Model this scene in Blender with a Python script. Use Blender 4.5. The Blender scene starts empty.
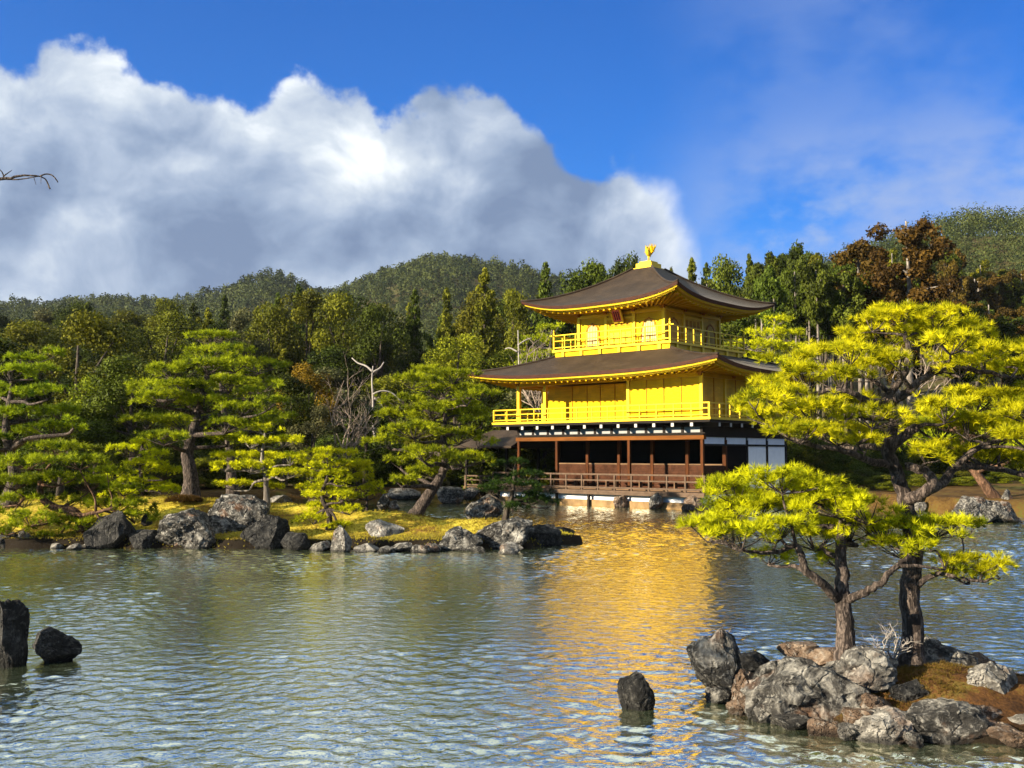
import bpy, bmesh, math, random
import numpy as np
from mathutils import Vector, noise as mnoise
R = math.radians
PI = math.pi
scn = bpy.context.scene
col = scn.collection
rng = np.random.default_rng(7)
random.seed(7)

# ------------------------------------------------------------------ camera
F_PX, PITCH, CAM_H = 1000.0, R(4.008), 2.6
cam = bpy.data.cameras.new('camera'); cam.sensor_width = 36.0; cam.lens = 36.0 * F_PX / 1024.0
cam.clip_start = 0.1; cam.clip_end = 6000
camo = bpy.data.objects.new('camera', cam); col.objects.link(camo)
camo.location = (0, 0, CAM_H); camo.rotation_euler = (PI / 2 + PITCH, 0, 0)
scn.camera = camo

# ------------------------------------------------------------------ light
SUN_AZ, SUN_EL = R(64), R(17.5)           # sun behind the viewer, to the left
sdir = Vector((-math.sin(SUN_AZ) * math.cos(SUN_EL), -math.cos(SUN_AZ) * math.cos(SUN_EL), math.sin(SUN_EL)))
sl = bpy.data.lights.new('sun', 'SUN'); sl.energy = 5.0; sl.angle = R(0.5); sl.color = (1.0, 0.87, 0.66)
so = bpy.data.objects.new('sun', sl); col.objects.link(so); so.rotation_euler = sdir.to_track_quat('Z', 'Y').to_euler()
scn.view_settings.view_transform = 'Standard'; scn.view_settings.look = 'None'
scn.view_settings.exposure = 1.70; scn.view_settings.gamma = 1.0
HAZE = 0.00006
scn.cycles.use_denoising = True
scn.cycles.max_bounces = 7; scn.cycles.diffuse_bounces = 4; scn.cycles.glossy_bounces = 3
scn.cycles.transmission_bounces = 3; scn.cycles.transparent_max_bounces = 4
scn.cycles.caustics_reflective = False; scn.cycles.caustics_refractive = False

# node helper ------------------------------------------------------
class NT:
    def __init__(s, tree): s.t = tree; s.n = tree.nodes; s.l = tree.links
    def new(s, ty, **kw):
        n = s.n.new(ty)
        for k, v in kw.items(): setattr(n, k, v)
        return n
    def put(s, sock, v):
        if hasattr(v, 'is_output'): s.l.new(v, sock)
        elif v is not None: sock.default_value = v
    def math(s, op, a, b=None, c=None, clamp=False):
        n = s.new('ShaderNodeMath', operation=op, use_clamp=clamp)
        s.put(n.inputs[0], a)
        if b is not None: s.put(n.inputs[1], b)
        if c is not None: s.put(n.inputs[2], c)
        return n.outputs[0]
    def noise(s, vec, scale, detail=4, rough=0.55, dist=0.0, dim='3D'):
        n = s.new('ShaderNodeTexNoise', noise_dimensions=dim)
        s.put(n.inputs['Vector'], vec); s.put(n.inputs['Scale'], scale); n.inputs['Detail'].default_value = detail
        n.inputs['Roughness'].default_value = rough; n.inputs['Distortion'].default_value = dist
        return n.outputs[0]
    def ramp(s, fac, stops, interp='LINEAR'):
        n = s.new('ShaderNodeValToRGB'); e = n.color_ramp.elements; n.color_ramp.interpolation = interp
        while len(e) < len(stops): e.new(0.5)
        for i, (p, c) in enumerate(stops):
            e[i].position = p; e[i].color = (*c, 1) if len(c) == 3 else c
        s.put(n.inputs[0], fac); return n.outputs[0]
    def mix(s, fac, a, b, blend='MIX'):
        n = s.new('ShaderNodeMix', data_type='RGBA', blend_type=blend)
        s.put(n.inputs[0], fac); s.put(n.inputs[6], a if hasattr(a, 'is_output') else (*a[:3], 1)); s.put(n.inputs[7], b if hasattr(b, 'is_output') else (*b[:3], 1))
        return n.outputs[2]
    def smooth(s, v, lo, hi, a=0.0, b=1.0):
        n = s.new('ShaderNodeMapRange', interpolation_type='SMOOTHSTEP')
        s.put(n.inputs[0], v); s.put(n.inputs[1], lo); s.put(n.inputs[2], hi); s.put(n.inputs[3], a); s.put(n.inputs[4], b)
        return n.outputs[0]
    def scalevec(s, v, sc):
        n = s.new('ShaderNodeVectorMath', operation='MULTIPLY'); s.put(n.inputs[0], v); n.inputs[1].default_value = sc; return n.outputs[0]
    def addvec(s, v, o):
        n = s.new('ShaderNodeVectorMath', operation='ADD'); s.put(n.inputs[0], v); s.put(n.inputs[1], o); return n.outputs[0]

# ------------------------------------------------------------------ sky with cumulus
world = bpy.data.worlds.new('World'); scn.world = world; world.use_nodes = True
def build_world():
    w = NT(world.node_tree); w.n.clear()
    out = w.new('ShaderNodeOutputWorld'); bg = w.new('ShaderNodeBackground'); bg.inputs[1].default_value = 0.0505
    w.l.new(bg.outputs[0], out.inputs[0])
    sky = w.new('ShaderNodeTexSky', sky_type='NISHITA'); sky.sun_disc = False
    sky.sun_elevation = SUN_EL; sky.sun_rotation = PI + SUN_AZ; sky.dust_density = 0.3; sky.ozone_density = 2.0; sky.air_density = 1.0
    tc = w.new('ShaderNodeTexCoord'); d = tc.outputs['Generated']
    sep = w.new('ShaderNodeSeparateXYZ'); w.l.new(d, sep.inputs[0]); x, y, z = sep.outputs
    az = w.math('ARCTAN2', x, y); el = w.math('ARCSINE', z)
    # blue deepens with elevation
    hsv = w.new('ShaderNodeHueSaturation'); w.l.new(sky.outputs[0], hsv.inputs['Color']); hsv.inputs['Saturation'].default_value = 1.25
    blue = w.mix(1.0, hsv.outputs[0], (0.24, 0.69, 1.30), 'MULTIPLY')
    blue = w.mix(w.smooth(az, -.15, .45, 0.0, 0.42), blue, w.mix(1.0, blue, (.40, .52, .62), 'MULTIPLY'))
    comb = w.new('ShaderNodeCombineXYZ'); w.put(comb.inputs[0], az); w.put(comb.inputs[1], el); p = comb.outputs[0]
    def N2(*a): return w.noise(*a, dim='2D')
    wob = w.math('SUBTRACT', N2(p, 7.0, 9, 0.62), 0.5)
    wob2 = w.math('SUBTRACT', N2(w.addvec(p, (3.1, 1.7, 0)), 22.0, 6, 0.6), 0.5)
    # top edge of the cloud bank as a curve over azimuth
    fc = w.new('ShaderNodeFloatCurve'); cu = fc.mapping.curves[0]
    pix = [(-330, 150), (-160, 80), (0, 66), (70, 58), (130, 68), (200, 94), (250, 88), (300, 76), (345, 82), (400, 100), (450, 96), (500, 96), (535, 116), (560, 142), (585, 164), (625, 164), (668, 190), (700, 228), (716, 300), (760, 420)]
    pts = []
    for px, py in pix:
        a = math.atan2((px - 512) / F_PX, 1); e = math.atan((454 - py) / F_PX / math.sqrt(1 + ((px - 512) / F_PX) ** 2))
        pts.append(((a + 1.0) / 2.0, max(0.0, e)))
    while len(cu.points) < len(pts) + 2: cu.points.new(0.5, 0.5)
    allp = [(0.0, 0.1)] + pts + [(1.0, 0.0)]
    for q, (u, v) in zip(cu.points, allp): q.location = (u, v); q.handle_type = 'AUTO'
    fc.mapping.update()
    w.put(fc.inputs['Value'], w.math('MULTIPLY', w.math('ADD', az, 1.0), 0.5)); fc.inputs['Factor'].default_value = 1.0
    dep = w.math('SUBTRACT', fc.outputs[0], el)
    nw_ = w.new('ShaderNodeTexNoise', noise_dimensions='2D'); nw_.inputs['Scale'].default_value = 9.0; nw_.inputs['Detail'].default_value = 5; w.l.new(p, nw_.inputs['Vector'])
    wp_ = w.new('ShaderNodeVectorMath', operation='MULTIPLY_ADD'); w.l.new(nw_.outputs[1], wp_.inputs[0]); wp_.inputs[1].default_value = (.07, .07, 0); w.l.new(p, wp_.inputs[2])
    def lobes(sc, off=(0, 0, 0)):
        v = w.new('ShaderNodeTexVoronoi', feature='SMOOTH_F1', voronoi_dimensions='2D'); v.inputs['Scale'].default_value = sc; v.inputs['Smoothness'].default_value = .55; w.l.new(w.addvec(wp_.outputs[0], off), v.inputs['Vector'])
        return w.math('SUBTRACT', .45, v.outputs[0])
    dep = w.math('ADD', dep, w.math('MULTIPLY', wob, 0.06)); dep = w.math('ADD', dep, w.math('MULTIPLY', wob2, 0.030))
    dep = w.math('ADD', dep, w.math('ADD', w.math('MULTIPLY', lobes(9.0), .028), w.math('MULTIPLY', lobes(23.0, (3, 1, 0)), .024)))
    mask = w.smooth(dep, -0.006, w.smooth(az, .09, .20, .009, .055))
    # light and shade inside the bank: billows lit from the upper left
    warp = w.new('ShaderNodeVectorMath', operation='MULTIPLY_ADD'); nv = w.new('ShaderNodeTexNoise', noise_dimensions='2D'); nv.inputs['Scale'].default_value = 5.0; nv.inputs['Detail'].default_value = 3; w.l.new(p, nv.inputs['Vector'])
    w.l.new(nv.outputs[1], warp.inputs[0]); warp.inputs[1].default_value = (.10, .10, 0); w.l.new(p, warp.inputs[2]); q = warp.outputs[0]
    def bil(off): return N2(w.addvec(w.scalevec(q, (1, 1.25, 1)), off), 4.6, 8, 0.56)
    diff = w.math('SUBTRACT', bil((2.0, 1.0, 0)), bil((1.976, 1.036, 0)))
    big = N2(w.addvec(w.scalevec(p, (1.0, 1.5, 1)), (0.37, 5.2, 0)), 4.0, 4, 0.5)
    rim = w.smooth(dep, 0.005, 0.12, 0.24, 0.0)
    rim = w.math('MULTIPLY', rim, w.math('ADD', w.smooth(az, -0.22, 0.03, 1.0, 0.45), w.smooth(az, .06, .09, 0.0, .75)))
    low = w.smooth(el, 0.10, 0.20, 0.20, 0.0)
    puff = w.math('SUBTRACT', lobes(6.0, (1.3, .7, 0)), lobes(6.0, (1.322, .668, 0)))
    diff = w.math('ADD', diff, w.math('MULTIPLY', puff, .55))
    lit = w.math('ADD', w.math('MULTIPLY', diff, 1.1), w.math('SUBTRACT', w.math('MULTIPLY', big, 1.05), .245))
    lit = w.math('ADD', lit, w.math('ADD', rim, low))
    lit = w.math('SUBTRACT', lit, w.smooth(az, -0.02, 0.16, 0.0, 0.10))
    ccol = w.ramp(lit, [(0.12, (1.25, 1.75, 2.8)), (0.28, (1.9, 2.5, 3.6)), (0.44, (2.9, 3.5, 4.5)), (0.60, (4.4, 4.9, 5.5)), (0.78, (7.2, 7.4, 7.5)), (0.98, (10.5, 10.4, 10.1))])
    c1 = w.mix(mask, blue, ccol)
    # thin veils on the other side
    veil = N2(w.addvec(w.scalevec(p, (1.0, 1.8, 1)), (4.0, 0.2, 0)), 5.0, 6, 0.55)
    vm = w.math('MULTIPLY', w.smooth(veil, 0.32, 0.62), w.smooth(az, 0.10, 0.30, 0.0, 0.85))
    vm = w.math('MULTIPLY', vm, w.smooth(el, 0.24, 0.34, 1.0, 0.30))
    vm = w.math('MULTIPLY', vm, w.smooth(az, 1.0, 1.8, 1.0, 0.2))
    lowc = w.math('MULTIPLY', w.smooth(N2(w.addvec(w.scalevec(p, (1.0, 1.7, 1)), (8.0, 3.1, 0)), 6.5, 7, .58), .42, .62), w.math('MULTIPLY', w.smooth(az, .17, .28), w.smooth(el, .20, .30, .8, 0.0)))
    c1 = w.mix(lowc, c1, (3.0, 3.6, 4.7))
    c2 = w.mix(vm, c1, (2.4, 3.1, 4.9))
    # unseen cloud overhead, added to whiten the pond's reflections
    over = w.noise(w.addvec(d, (2.2, 0.4, 1.0)), 2.6, 7, .58)
    om = w.math('MULTIPLY', w.smooth(over, .18, .36), w.smooth(el, .455, .505, 0, .96))
    c2 = w.mix(om, c2, w.ramp(over, [(.36, (7.0, 7.5, 7.2)), (.62, (3.6, 4.2, 4.3))]))
    c3 = w.mix(w.smooth(el, -0.02, 0.0, 1.0, 0.0), c2, (0.9, 1.0, 1.0))
    w.l.new(c3, bg.inputs[0])
build_world()

# ------------------------------------------------------------------ basics
def at(px, py, Y):
    a = (px - 512) / F_PX; b = (384 - py) / F_PX
    cp, sp = math.cos(PITCH), math.sin(PITCH)
    dx, dy, dz = a, cp - b * sp, sp + b * cp
    t = Y / dy
    return Vector((dx * t, Y, CAM_H + dz * t))
def water_at(px, py, z=0.0):
    a = (px - 512) / F_PX; b = (384 - py) / F_PX
    cp, sp = math.cos(PITCH), math.sin(PITCH)
    dx, dy, dz = a, cp - b * sp, sp + b * cp
    t = (z - CAM_H) / dz
    return Vector((dx * t, dy * t, z))
def ppm(Y): return F_PX / Y            # pixels per metre at that depth

def tag(o, label=None, cat=None, group=None, kind=None):
    if label: o['label'] = label
    if cat: o['category'] = cat
    if group: o['group'] = group
    if kind: o['kind'] = kind
    return o
def empty(name, loc=(0, 0, 0), rz=0.0):
    o = bpy.data.objects.new(name, None); col.objects.link(o); o.location = loc; o.rotation_euler = (0, 0, rz)
    o.empty_display_size = 0.2
    return o
def link(name, me, mat, parent=None, loc=None):
    if mat is not None and not me.materials: me.materials.append(mat)
    o = bpy.data.objects.new(name, me); col.objects.link(o)
    if parent: o.parent = parent
    if loc is not None: o.location = loc
    return o
def kids(o): return [c for c in bpy.data.objects if c.parent == o]
def copy_tree(o, ch):
    c = o.copy(); col.objects.link(c)
    for k in ch:
        d = k.copy(); col.objects.link(d); d.parent = c
    return c

class MB:
    """collects shapes into one mesh"""
    def __init__(s): s.v = []; s.f = []; s.sm = []
    def add(s, vs, fs, smooth=False):
        n = len(s.v); s.v.extend([tuple(v) for v in vs]); s.f.extend([tuple(i + n for i in f) for f in fs]); s.sm.extend([smooth] * len(fs))
    def box(s, x0, x1, y0, y1, z0, z1):
        if x0 > x1: x0, x1 = x1, x0
        if y0 > y1: y0, y1 = y1, y0
        s.add([(x0, y0, z0), (x1, y0, z0), (x1, y1, z0), (x0, y1, z0), (x0, y0, z1), (x1, y0, z1), (x1, y1, z1), (x0, y1, z1)],
              [(0, 3, 2, 1), (4, 5, 6, 7), (0, 1, 5, 4), (1, 2, 6, 5), (2, 3, 7, 6), (3, 0, 4, 7)])
    def bar(s, a, b, w, h):
        a, b = Vector(a), Vector(b); d = (b - a).normalized(); up = Vector((0, 0, 1))
        if abs(d.z) > .98: up = Vector((0, 1, 0))
        sd = d.cross(up).normalized(); up = sd.cross(d)
        vs = [p + sd * (i * w / 2) + up * (j * h / 2) for p in (a, b) for i, j in ((-1, -1), (1, -1), (1, 1), (-1, 1))]
        s.add(vs, [(0, 1, 2, 3), (7, 6, 5, 4), (0, 4, 5, 1), (1, 5, 6, 2), (2, 6, 7, 3), (3, 7, 4, 0)])
    def tube(s, pts, rad, n=6, cap=True):
        pts = [Vector(p) for p in pts]; m = len(pts)
        vs = []; ref = Vector((0.31, 0.9, 0.27))
        for i, p in enumerate(pts):
            d = (pts[min(i + 1, m - 1)] - pts[max(i - 1, 0)])
            if d.length < 1e-6: d = Vector((0, 0, 1))
            d.normalize(); u = ref - d * ref.dot(d)
            if u.length < 1e-3: u = Vector((1, 0, 0)) - d * d.x
            u.normalize(); ref = u.copy(); w = d.cross(u)
            for k in range(n):
                a = 2 * PI * k / n; vs.append(p + (u * math.cos(a) + w * math.sin(a)) * rad[i])
        fs = [(i * n + k, i * n + (k + 1) % n, (i + 1) * n + (k + 1) % n, (i + 1) * n + k) for i in range(m - 1) for k in range(n)]
        if cap: fs += [tuple(range(n - 1, -1, -1)), tuple(range((m - 1) * n, m * n))]
        s.add(vs, fs, True)
    def lathe(s, prof, n=12, c=(0, 0)):
        vs = [(c[0] + r * math.cos(2 * PI * k / n), c[1] + r * math.sin(2 * PI * k / n), z) for r, z in prof for k in range(n)]
        m = len(prof)
        fs = [(i * n + k, i * n + (k + 1) % n, (i + 1) * n + (k + 1) % n, (i + 1) * n + k) for i in range(m - 1) for k in range(n)]
        fs += [tuple(range(n - 1, -1, -1)), tuple(range((m - 1) * n, m * n))]
        s.add(vs, fs, True)
    def mesh(s, name):
        me = bpy.data.meshes.new(name); me.from_pydata(s.v, [], s.f)
        me.polygons.foreach_set('use_smooth', s.sm); me.update(); return me
    def build(s, name, mat, parent=None, loc=None): return link(name, s.mesh(name), mat, parent, loc)

def raw_mesh(name, V, k, tone=None):
    """V: (n*k,3) separate k-gons"""
    V = np.ascontiguousarray(V, dtype=np.float32); n = len(V) // k
    me = bpy.data.meshes.new(name); me.vertices.add(len(V)); me.vertices.foreach_set('co', V.ravel())
    me.loops.add(len(V)); me.loops.foreach_set('vertex_index', np.arange(len(V), dtype=np.int32))
    me.polygons.add(n); me.polygons.foreach_set('loop_start', np.arange(0, len(V), k, dtype=np.int32))
    if tone is not None:
        at_ = me.attributes.new('tone', 'FLOAT', 'POINT'); at_.data.foreach_set('value', np.repeat(np.asarray(tone, dtype=np.float32), k))
    me.update(calc_edges=True); return me
def unit(v): return v / (np.linalg.norm(v, axis=-1, keepdims=True) + 1e-9)

# ------------------------------------------------------------------ materials
def newmat(name):
    m = bpy.data.materials.new(name); m.use_nodes = True; t = NT(m.node_tree)
    return m, t, t.n['Principled BSDF'], t.n['Material Output']
def simple(name, c, rough=.6, metal=0.0, spec=.5, var=0.18, scale=4.0, bump=0.0, bscale=30.0, stretch=(1, 1, 1)):
    m, t, b, o = newmat(name)
    tc = t.new('ShaderNodeTexCoord').outputs['Object']; tv = t.scalevec(tc, stretch)
    n = t.noise(tv, scale, 5)
    k = t.smooth(n, .3, .7, 1 - var, 1 + var)
    cc = t.new('ShaderNodeVectorMath', operation='SCALE'); cc.inputs[0].default_value = c; t.l.new(k, cc.inputs['Scale'])
    t.l.new(cc.outputs[0], b.inputs['Base Color'])
    b.inputs['Roughness'].default_value = rough; b.inputs['Metallic'].default_value = metal; b.inputs['Specular IOR Level'].default_value = spec
    if bump:
        bp = t.new('ShaderNodeBump'); bp.inputs['Strength'].default_value = bump; bp.inputs['Distance'].default_value = .02
        t.l.new(t.noise(tv, bscale, 4), bp.inputs['Height']); t.l.new(bp.outputs[0], b.inputs['Normal'])
    return m
def leafmat(name, lo, hi, trans=.35, objvar=.25, rough=.55):
    m, t, b, o = newmat(name)
    a = t.new('ShaderNodeAttribute', attribute_name='tone').outputs['Fac']
    oi = t.new('ShaderNodeObjectInfo').outputs['Random']
    c = t.mix(a, lo, hi)
    hs = t.new('ShaderNodeHueSaturation'); t.l.new(c, hs.inputs['Color'])
    t.put(hs.inputs['Value'], t.math('MULTIPLY_ADD', oi, objvar * 2, 1 - objvar))
    t.put(hs.inputs['Hue'], t.math('MULTIPLY_ADD', t.math('FRACT', t.math('MULTIPLY', oi, 7.31)), 0.028, 0.486))
    t.l.new(hs.outputs[0], b.inputs['Base Color']); b.inputs['Roughness'].default_value = rough; b.inputs['Specular IOR Level'].default_value = .06
    tr = t.new('ShaderNodeBsdfTranslucent'); t.l.new(hs.outputs[0], tr.inputs['Color'])
    mx = t.new('ShaderNodeMixShader'); mx.inputs[0].default_value = trans
    t.l.new(b.outputs[0], mx.inputs[1]); t.l.new(tr.outputs[0], mx.inputs[2]); t.l.new(mx.outputs[0], o.inputs[0])
    return m
M = {}
M['gold'] = simple('gold_leaf', (0.44, 0.262, 0.0018), .42, .10, .5, .12, 3.0, .12, 22)
M['gold_panel'] = simple('gold_panel', (0.41, 0.245, 0.0015), .46, .08, .5, .16, 1.6, .22, 9, (1, 1, 3.2))
def sheets(m, size=.42, amt=.16):
    """square sheets of leaf, each a little different in tone"""
    t = NT(m.node_tree); b = t.n['Principled BSDF']; l = b.inputs['Base Color'].links[0]; src = l.from_socket
    sn = t.new('ShaderNodeVectorMath', operation='SNAP'); t.l.new(t.new('ShaderNodeTexCoord').outputs['Object'], sn.inputs[0]); sn.inputs[1].default_value = (size, size, size)
    wn = t.new('ShaderNodeTexWhiteNoise'); t.l.new(sn.outputs[0], wn.inputs['Vector'])
    sc = t.new('ShaderNodeVectorMath', operation='SCALE'); t.l.new(src, sc.inputs[0]); t.put(sc.inputs['Scale'], t.math('MULTIPLY_ADD', wn.outputs['Value'], amt * 2, 1 - amt)); t.l.new(sc.outputs[0], b.inputs['Base Color'])
sheets(M['gold_panel'])
M['gold_trim'] = simple('gold_trim', (0.56, 0.375, 0.022), .38, .12, .5, .08, 3.0)
M['brown_gold'] = simple('aged_gold_bracket', (0.22, 0.075, 0.006), .5, .2, .5, .2, 6)
M['dark_wood'] = simple('dark_wood', (0.012, 0.009, 0.007), .75, 0, .12, .3, 5, .2, 30, (1, 1, .2))
M['red_wood'] = simple('red_brown_wood', (0.058, 0.018, 0.004), .75, 0, .10, .3, 5, .2, 30, (1, 1, .2))
M['beam_wood'] = simple('beam_wood', (0.125, 0.042, 0.006), .75, 0, .10, .25, 4, .2, 30, (.2, 1, 1))
M['deck_wood'] = simple('weathered_deck_wood', (0.13, 0.078, 0.042), .8, 0, .10, .25, 5, .2, 30, (.2, 1, 1))
M['grey_wood'] = simple('grey_wood', (0.088, 0.058, 0.038), .8, 0, .10, .2, 5)
M['panel_wood'] = simple('shutter_wood', (0.055, 0.022, 0.011), .8, 0, .08, .25, 5)
M['plaster'] = simple('white_plaster', (0.80, 0.80, 0.78), .85, 0, .2, .04, 3)
M['shaded_plaster'] = simple('shaded_plaster', (0.24, 0.24, 0.23), .85, 0, .2, .06, 3)  # white plaster toned down to carry the balcony's shade
M['window'] = simple('window_lattice', (0.40, 0.30, 0.11), .5, .05, .4, .08, 3)
M['void'] = simple('interior_shade', (0.006, 0.005, 0.005), .95, 0, .02, .1, 3)  # near-black base colour stands for the shade indoors
M['plaque'] = simple('red_lacquer', (0.45, 0.035, 0.012), .4, 0, .5, .15, 6)
M['ochre_stone'] = simple('ochre_stone', (0.20, 0.125, 0.055), .85, 0, .2, .3, 2.2, .5, 8)
M['white_wood'] = simple('whitened_beam_end', (0.36, 0.34, 0.31), .7, 0, .3, .05, 5)
def roofmat():
    m, t, b, o = newmat('cypress_bark_shingle')
    tc = t.new('ShaderNodeTexCoord').outputs['Object']
    n = t.noise(tc, 1.1, 6, .6); n2 = t.noise(t.scalevec(tc, (1, 1, 6)), 9, 5, .75)
    c = t.ramp(t.math('MULTIPLY_ADD', n2, .45, t.math('MULTIPLY', n, .6)), [(.3, (.010, .006, .0035)), (.52, (.026, .016, .009)), (.75, (.066, .044, .027))])
    spz = t.new('ShaderNodeSeparateXYZ'); t.l.new(tc, spz.inputs[0])
    crs = t.math('FRACT', t.math('MULTIPLY_ADD', n, .25, t.math('MULTIPLY', spz.outputs[2], 8.5)))
    c = t.mix(t.smooth(crs, .0, .35, .5, 0.0), c, (.008, .005, .003))
    t.l.new(c, b.inputs['Base Color']); b.inputs['Roughness'].default_value = .6; b.inputs['Specular IOR Level'].default_value = .12; b.inputs['Sheen Weight'].default_value = .06; b.inputs['Sheen Roughness'].default_value = .35
    t.put(b.inputs['Sheen Tint'], (1.0, .94, .86, 1))
    bp = t.new('ShaderNodeBump'); bp.inputs['Strength'].default_value = .5; bp.inputs['Distance'].default_value = .03
    t.l.new(t.math('ADD', n2, crs), bp.inputs['Height']); t.l.new(bp.outputs[0], b.inputs['Normal']); return m
for k_ in ('gold', 'gold_panel', 'gold_trim', 'brown_gold'): M[k_].node_tree.nodes['Principled BSDF'].inputs['Specular Tint'].default_value = (1.0, .68, .06, 1)
M['roof'] = roofmat()
M['roof_edge'] = simple('shingle_edge', (0.045, 0.014, 0.007), .6, 0, .3, .25, 5)
def barkmat(name, a, b_, stretch=(1, 1, .28), scale=14):
    m, t, b, o = newmat(name)
    tc = t.new('ShaderNodeTexCoord').outputs['Object']; tv = t.scalevec(tc, stretch)
    cr = t.smooth(t.noise(tv, scale * .8, 3, .5, 1.2), .40, .56); n = t.noise(tv, scale * 1.7, 7, .7)
    c = t.mix(t.math('MULTIPLY', cr, t.smooth(n, .32, .70)), a, b_)
    t.l.new(c, b.inputs['Base Color']); b.inputs['Roughness'].default_value = .85; b.inputs['Specular IOR Level'].default_value = .2
    bp = t.new('ShaderNodeBump'); bp.inputs['Strength'].default_value = .8; bp.inputs['Distance'].default_value = .025
    t.l.new(t.math('ADD', t.math('MULTIPLY', cr, .7), n), bp.inputs['Height']); t.l.new(bp.outputs[0], b.inputs['Normal']); return m
M['bark'] = barkmat('pine_bark', (.022, .016, .013), (.155, .118, .095), (1, 1, .33), 26)
M['bark_pale'] = barkmat('pale_bark', (.09, .075, .06), (.30, .26, .22), (1, 1, .3), 6)
M['bark_dark'] = barkmat('forest_bark', (.03, .022, .016), (.10, .08, .06), (1, 1, .3), 5)
M['bark_red'] = barkmat('red_pine_bark', (.05, .026, .014), (.19, .105, .06), (1, 1, .4), 8)
M['twig'] = simple('twig', (.22, .17, .13), .8, 0, .2, .3, 8)
M['twig_dark'] = simple('dark_twig', (.035, .026, .022), .8, 0, .2, .3, 8)
M['dead_wood'] = simple('bleached_dead_wood', (.27, .24, .21), .8, 0, .2, .2, 6)
M['needle_near'] = leafmat('needles_sunny', (.10, .13, .003), (.70, .68, .010), .28, .04)
M['needle_mid'] = leafmat('needles_green', (.030, .060, .004), (.42, .47, .011), .28, .10)
M['needle_bright'] = leafmat('needles_bright', (.11, .14, .003), (.74, .72, .010), .28, .08)
M['needle_shaded'] = leafmat('needles_shaded', (.006, .016, .003), (.042, .068, .010), .18, .1)  # the leaning pine's shade is put into this needle colour
M['leaf_dark'] = leafmat('leaves_dark', (.006, .011, .003), (.085, .110, .009), .16, .4)
M['leaf_olive'] = leafmat('leaves_olive', (.014, .021, .003), (.185, .182, .011), .2, .3)
M['leaf_bright'] = leafmat('leaves_bright', (.024, .044, .003), (.23, .25, .010), .2, .25)
M['leaf_brown'] = leafmat('leaves_bronze', (.016, .010, .003), (.105, .064, .010), .18, .2)
M['leaf_orange'] = leafmat('leaves_orange', (.05, .034, .004), (.24, .150, .008), .18, .0)
M['leaf_far'] = leafmat('leaves_far', (.015, .024, .008), (.088, .096, .024), .18, .0)
M['leaf_grey'] = leafmat('leaves_grey', (.020, .022, .010), (.13, .125, .045), .18, .15)
def rockmat(name, dark, mid, pale, lichen=.5, rust=.25):
    m, t, b, o = newmat(name)
    tc = t.new('ShaderNodeTexCoord').outputs['Object']; oi = t.new('ShaderNodeObjectInfo'); 
    off = t.new('ShaderNodeCombineXYZ'); t.put(off.inputs[0], t.math('MULTIPLY', oi.outputs['Random'], 37.0)); t.put(off.inputs[1], t.math('MULTIPLY', oi.outputs['Random'], 11.0))
    p = t.addvec(tc, off.outputs[0])
    n = t.noise(p, 3.2, 10, .70, .9); n2 = t.noise(p, 13.0, 8, .72, .5); n3 = t.noise(t.addvec(p, (5, 5, 5)), 1.6, 6, .6)
    c = t.ramp(n, [(.34, dark), (.5, mid), (.66, pale)])
    c = t.mix(t.math('MULTIPLY', t.smooth(n2, .52, .62), lichen), c, (.45, .425, .37))
    c = t.mix(t.math('MULTIPLY', t.smooth(n3, .55, .66), rust), c, (.30, .12, .035))
    geo = t.new('ShaderNodeNewGeometry'); sp = t.new('ShaderNodeSeparateXYZ'); t.l.new(geo.outputs['Position'], sp.inputs[0])
    wet = t.smooth(t.math('ADD', sp.outputs[2], t.math('MULTIPLY', n2, .06)), .05, .13, .3, 1.0)
    cc = t.new('ShaderNodeVectorMath', operation='SCALE'); t.l.new(c, cc.inputs[0]); t.l.new(wet, cc.inputs['Scale'])
    t.l.new(cc.outputs[0], b.inputs['Base Color']); b.inputs['Roughness'].default_value = .85; b.inputs['Specular IOR Level'].default_value = .2
    bp = t.new('ShaderNodeBump'); bp.inputs['Strength'].default_value = 1.0; bp.inputs['Distance'].default_value = .07
    vr = t.new('ShaderNodeTexVoronoi', feature='DISTANCE_TO_EDGE'); t.l.new(t.addvec(t.scalevec(p, (1, 1, .55)), t.scalevec(t.new('ShaderNodeTexNoise').outputs[1], (.3, .3, .3))), vr.inputs['Vector']); vr.inputs['Scale'].default_value = 2.6
    n = t.math('ADD', n, t.math('MULTIPLY', t.smooth(vr.outputs[0], 0, .07, -1.0, 0.0), .5))
    t.l.new(t.math('ADD', n, t.math('MULTIPLY', n2, .9)), bp.inputs['Height']); t.l.new(bp.outputs[0], b.inputs['Normal']); return m
M['rock'] = rockmat('grey_rock', (.008, .0075, .007), (.040, .037, .033), (.29, .272, .236), .5, .25)
M['rock_pale'] = rockmat('pale_rock', (.015, .014, .012), (.12, .11, .095), (.38, .355, .31), .6, .2)
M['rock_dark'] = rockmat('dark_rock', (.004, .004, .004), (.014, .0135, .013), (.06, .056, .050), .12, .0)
M['rock_brown'] = rockmat('brown_rock', (.03, .018, .012), (.13, .085, .055), (.30, .225, .16), .35, .4)
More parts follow.
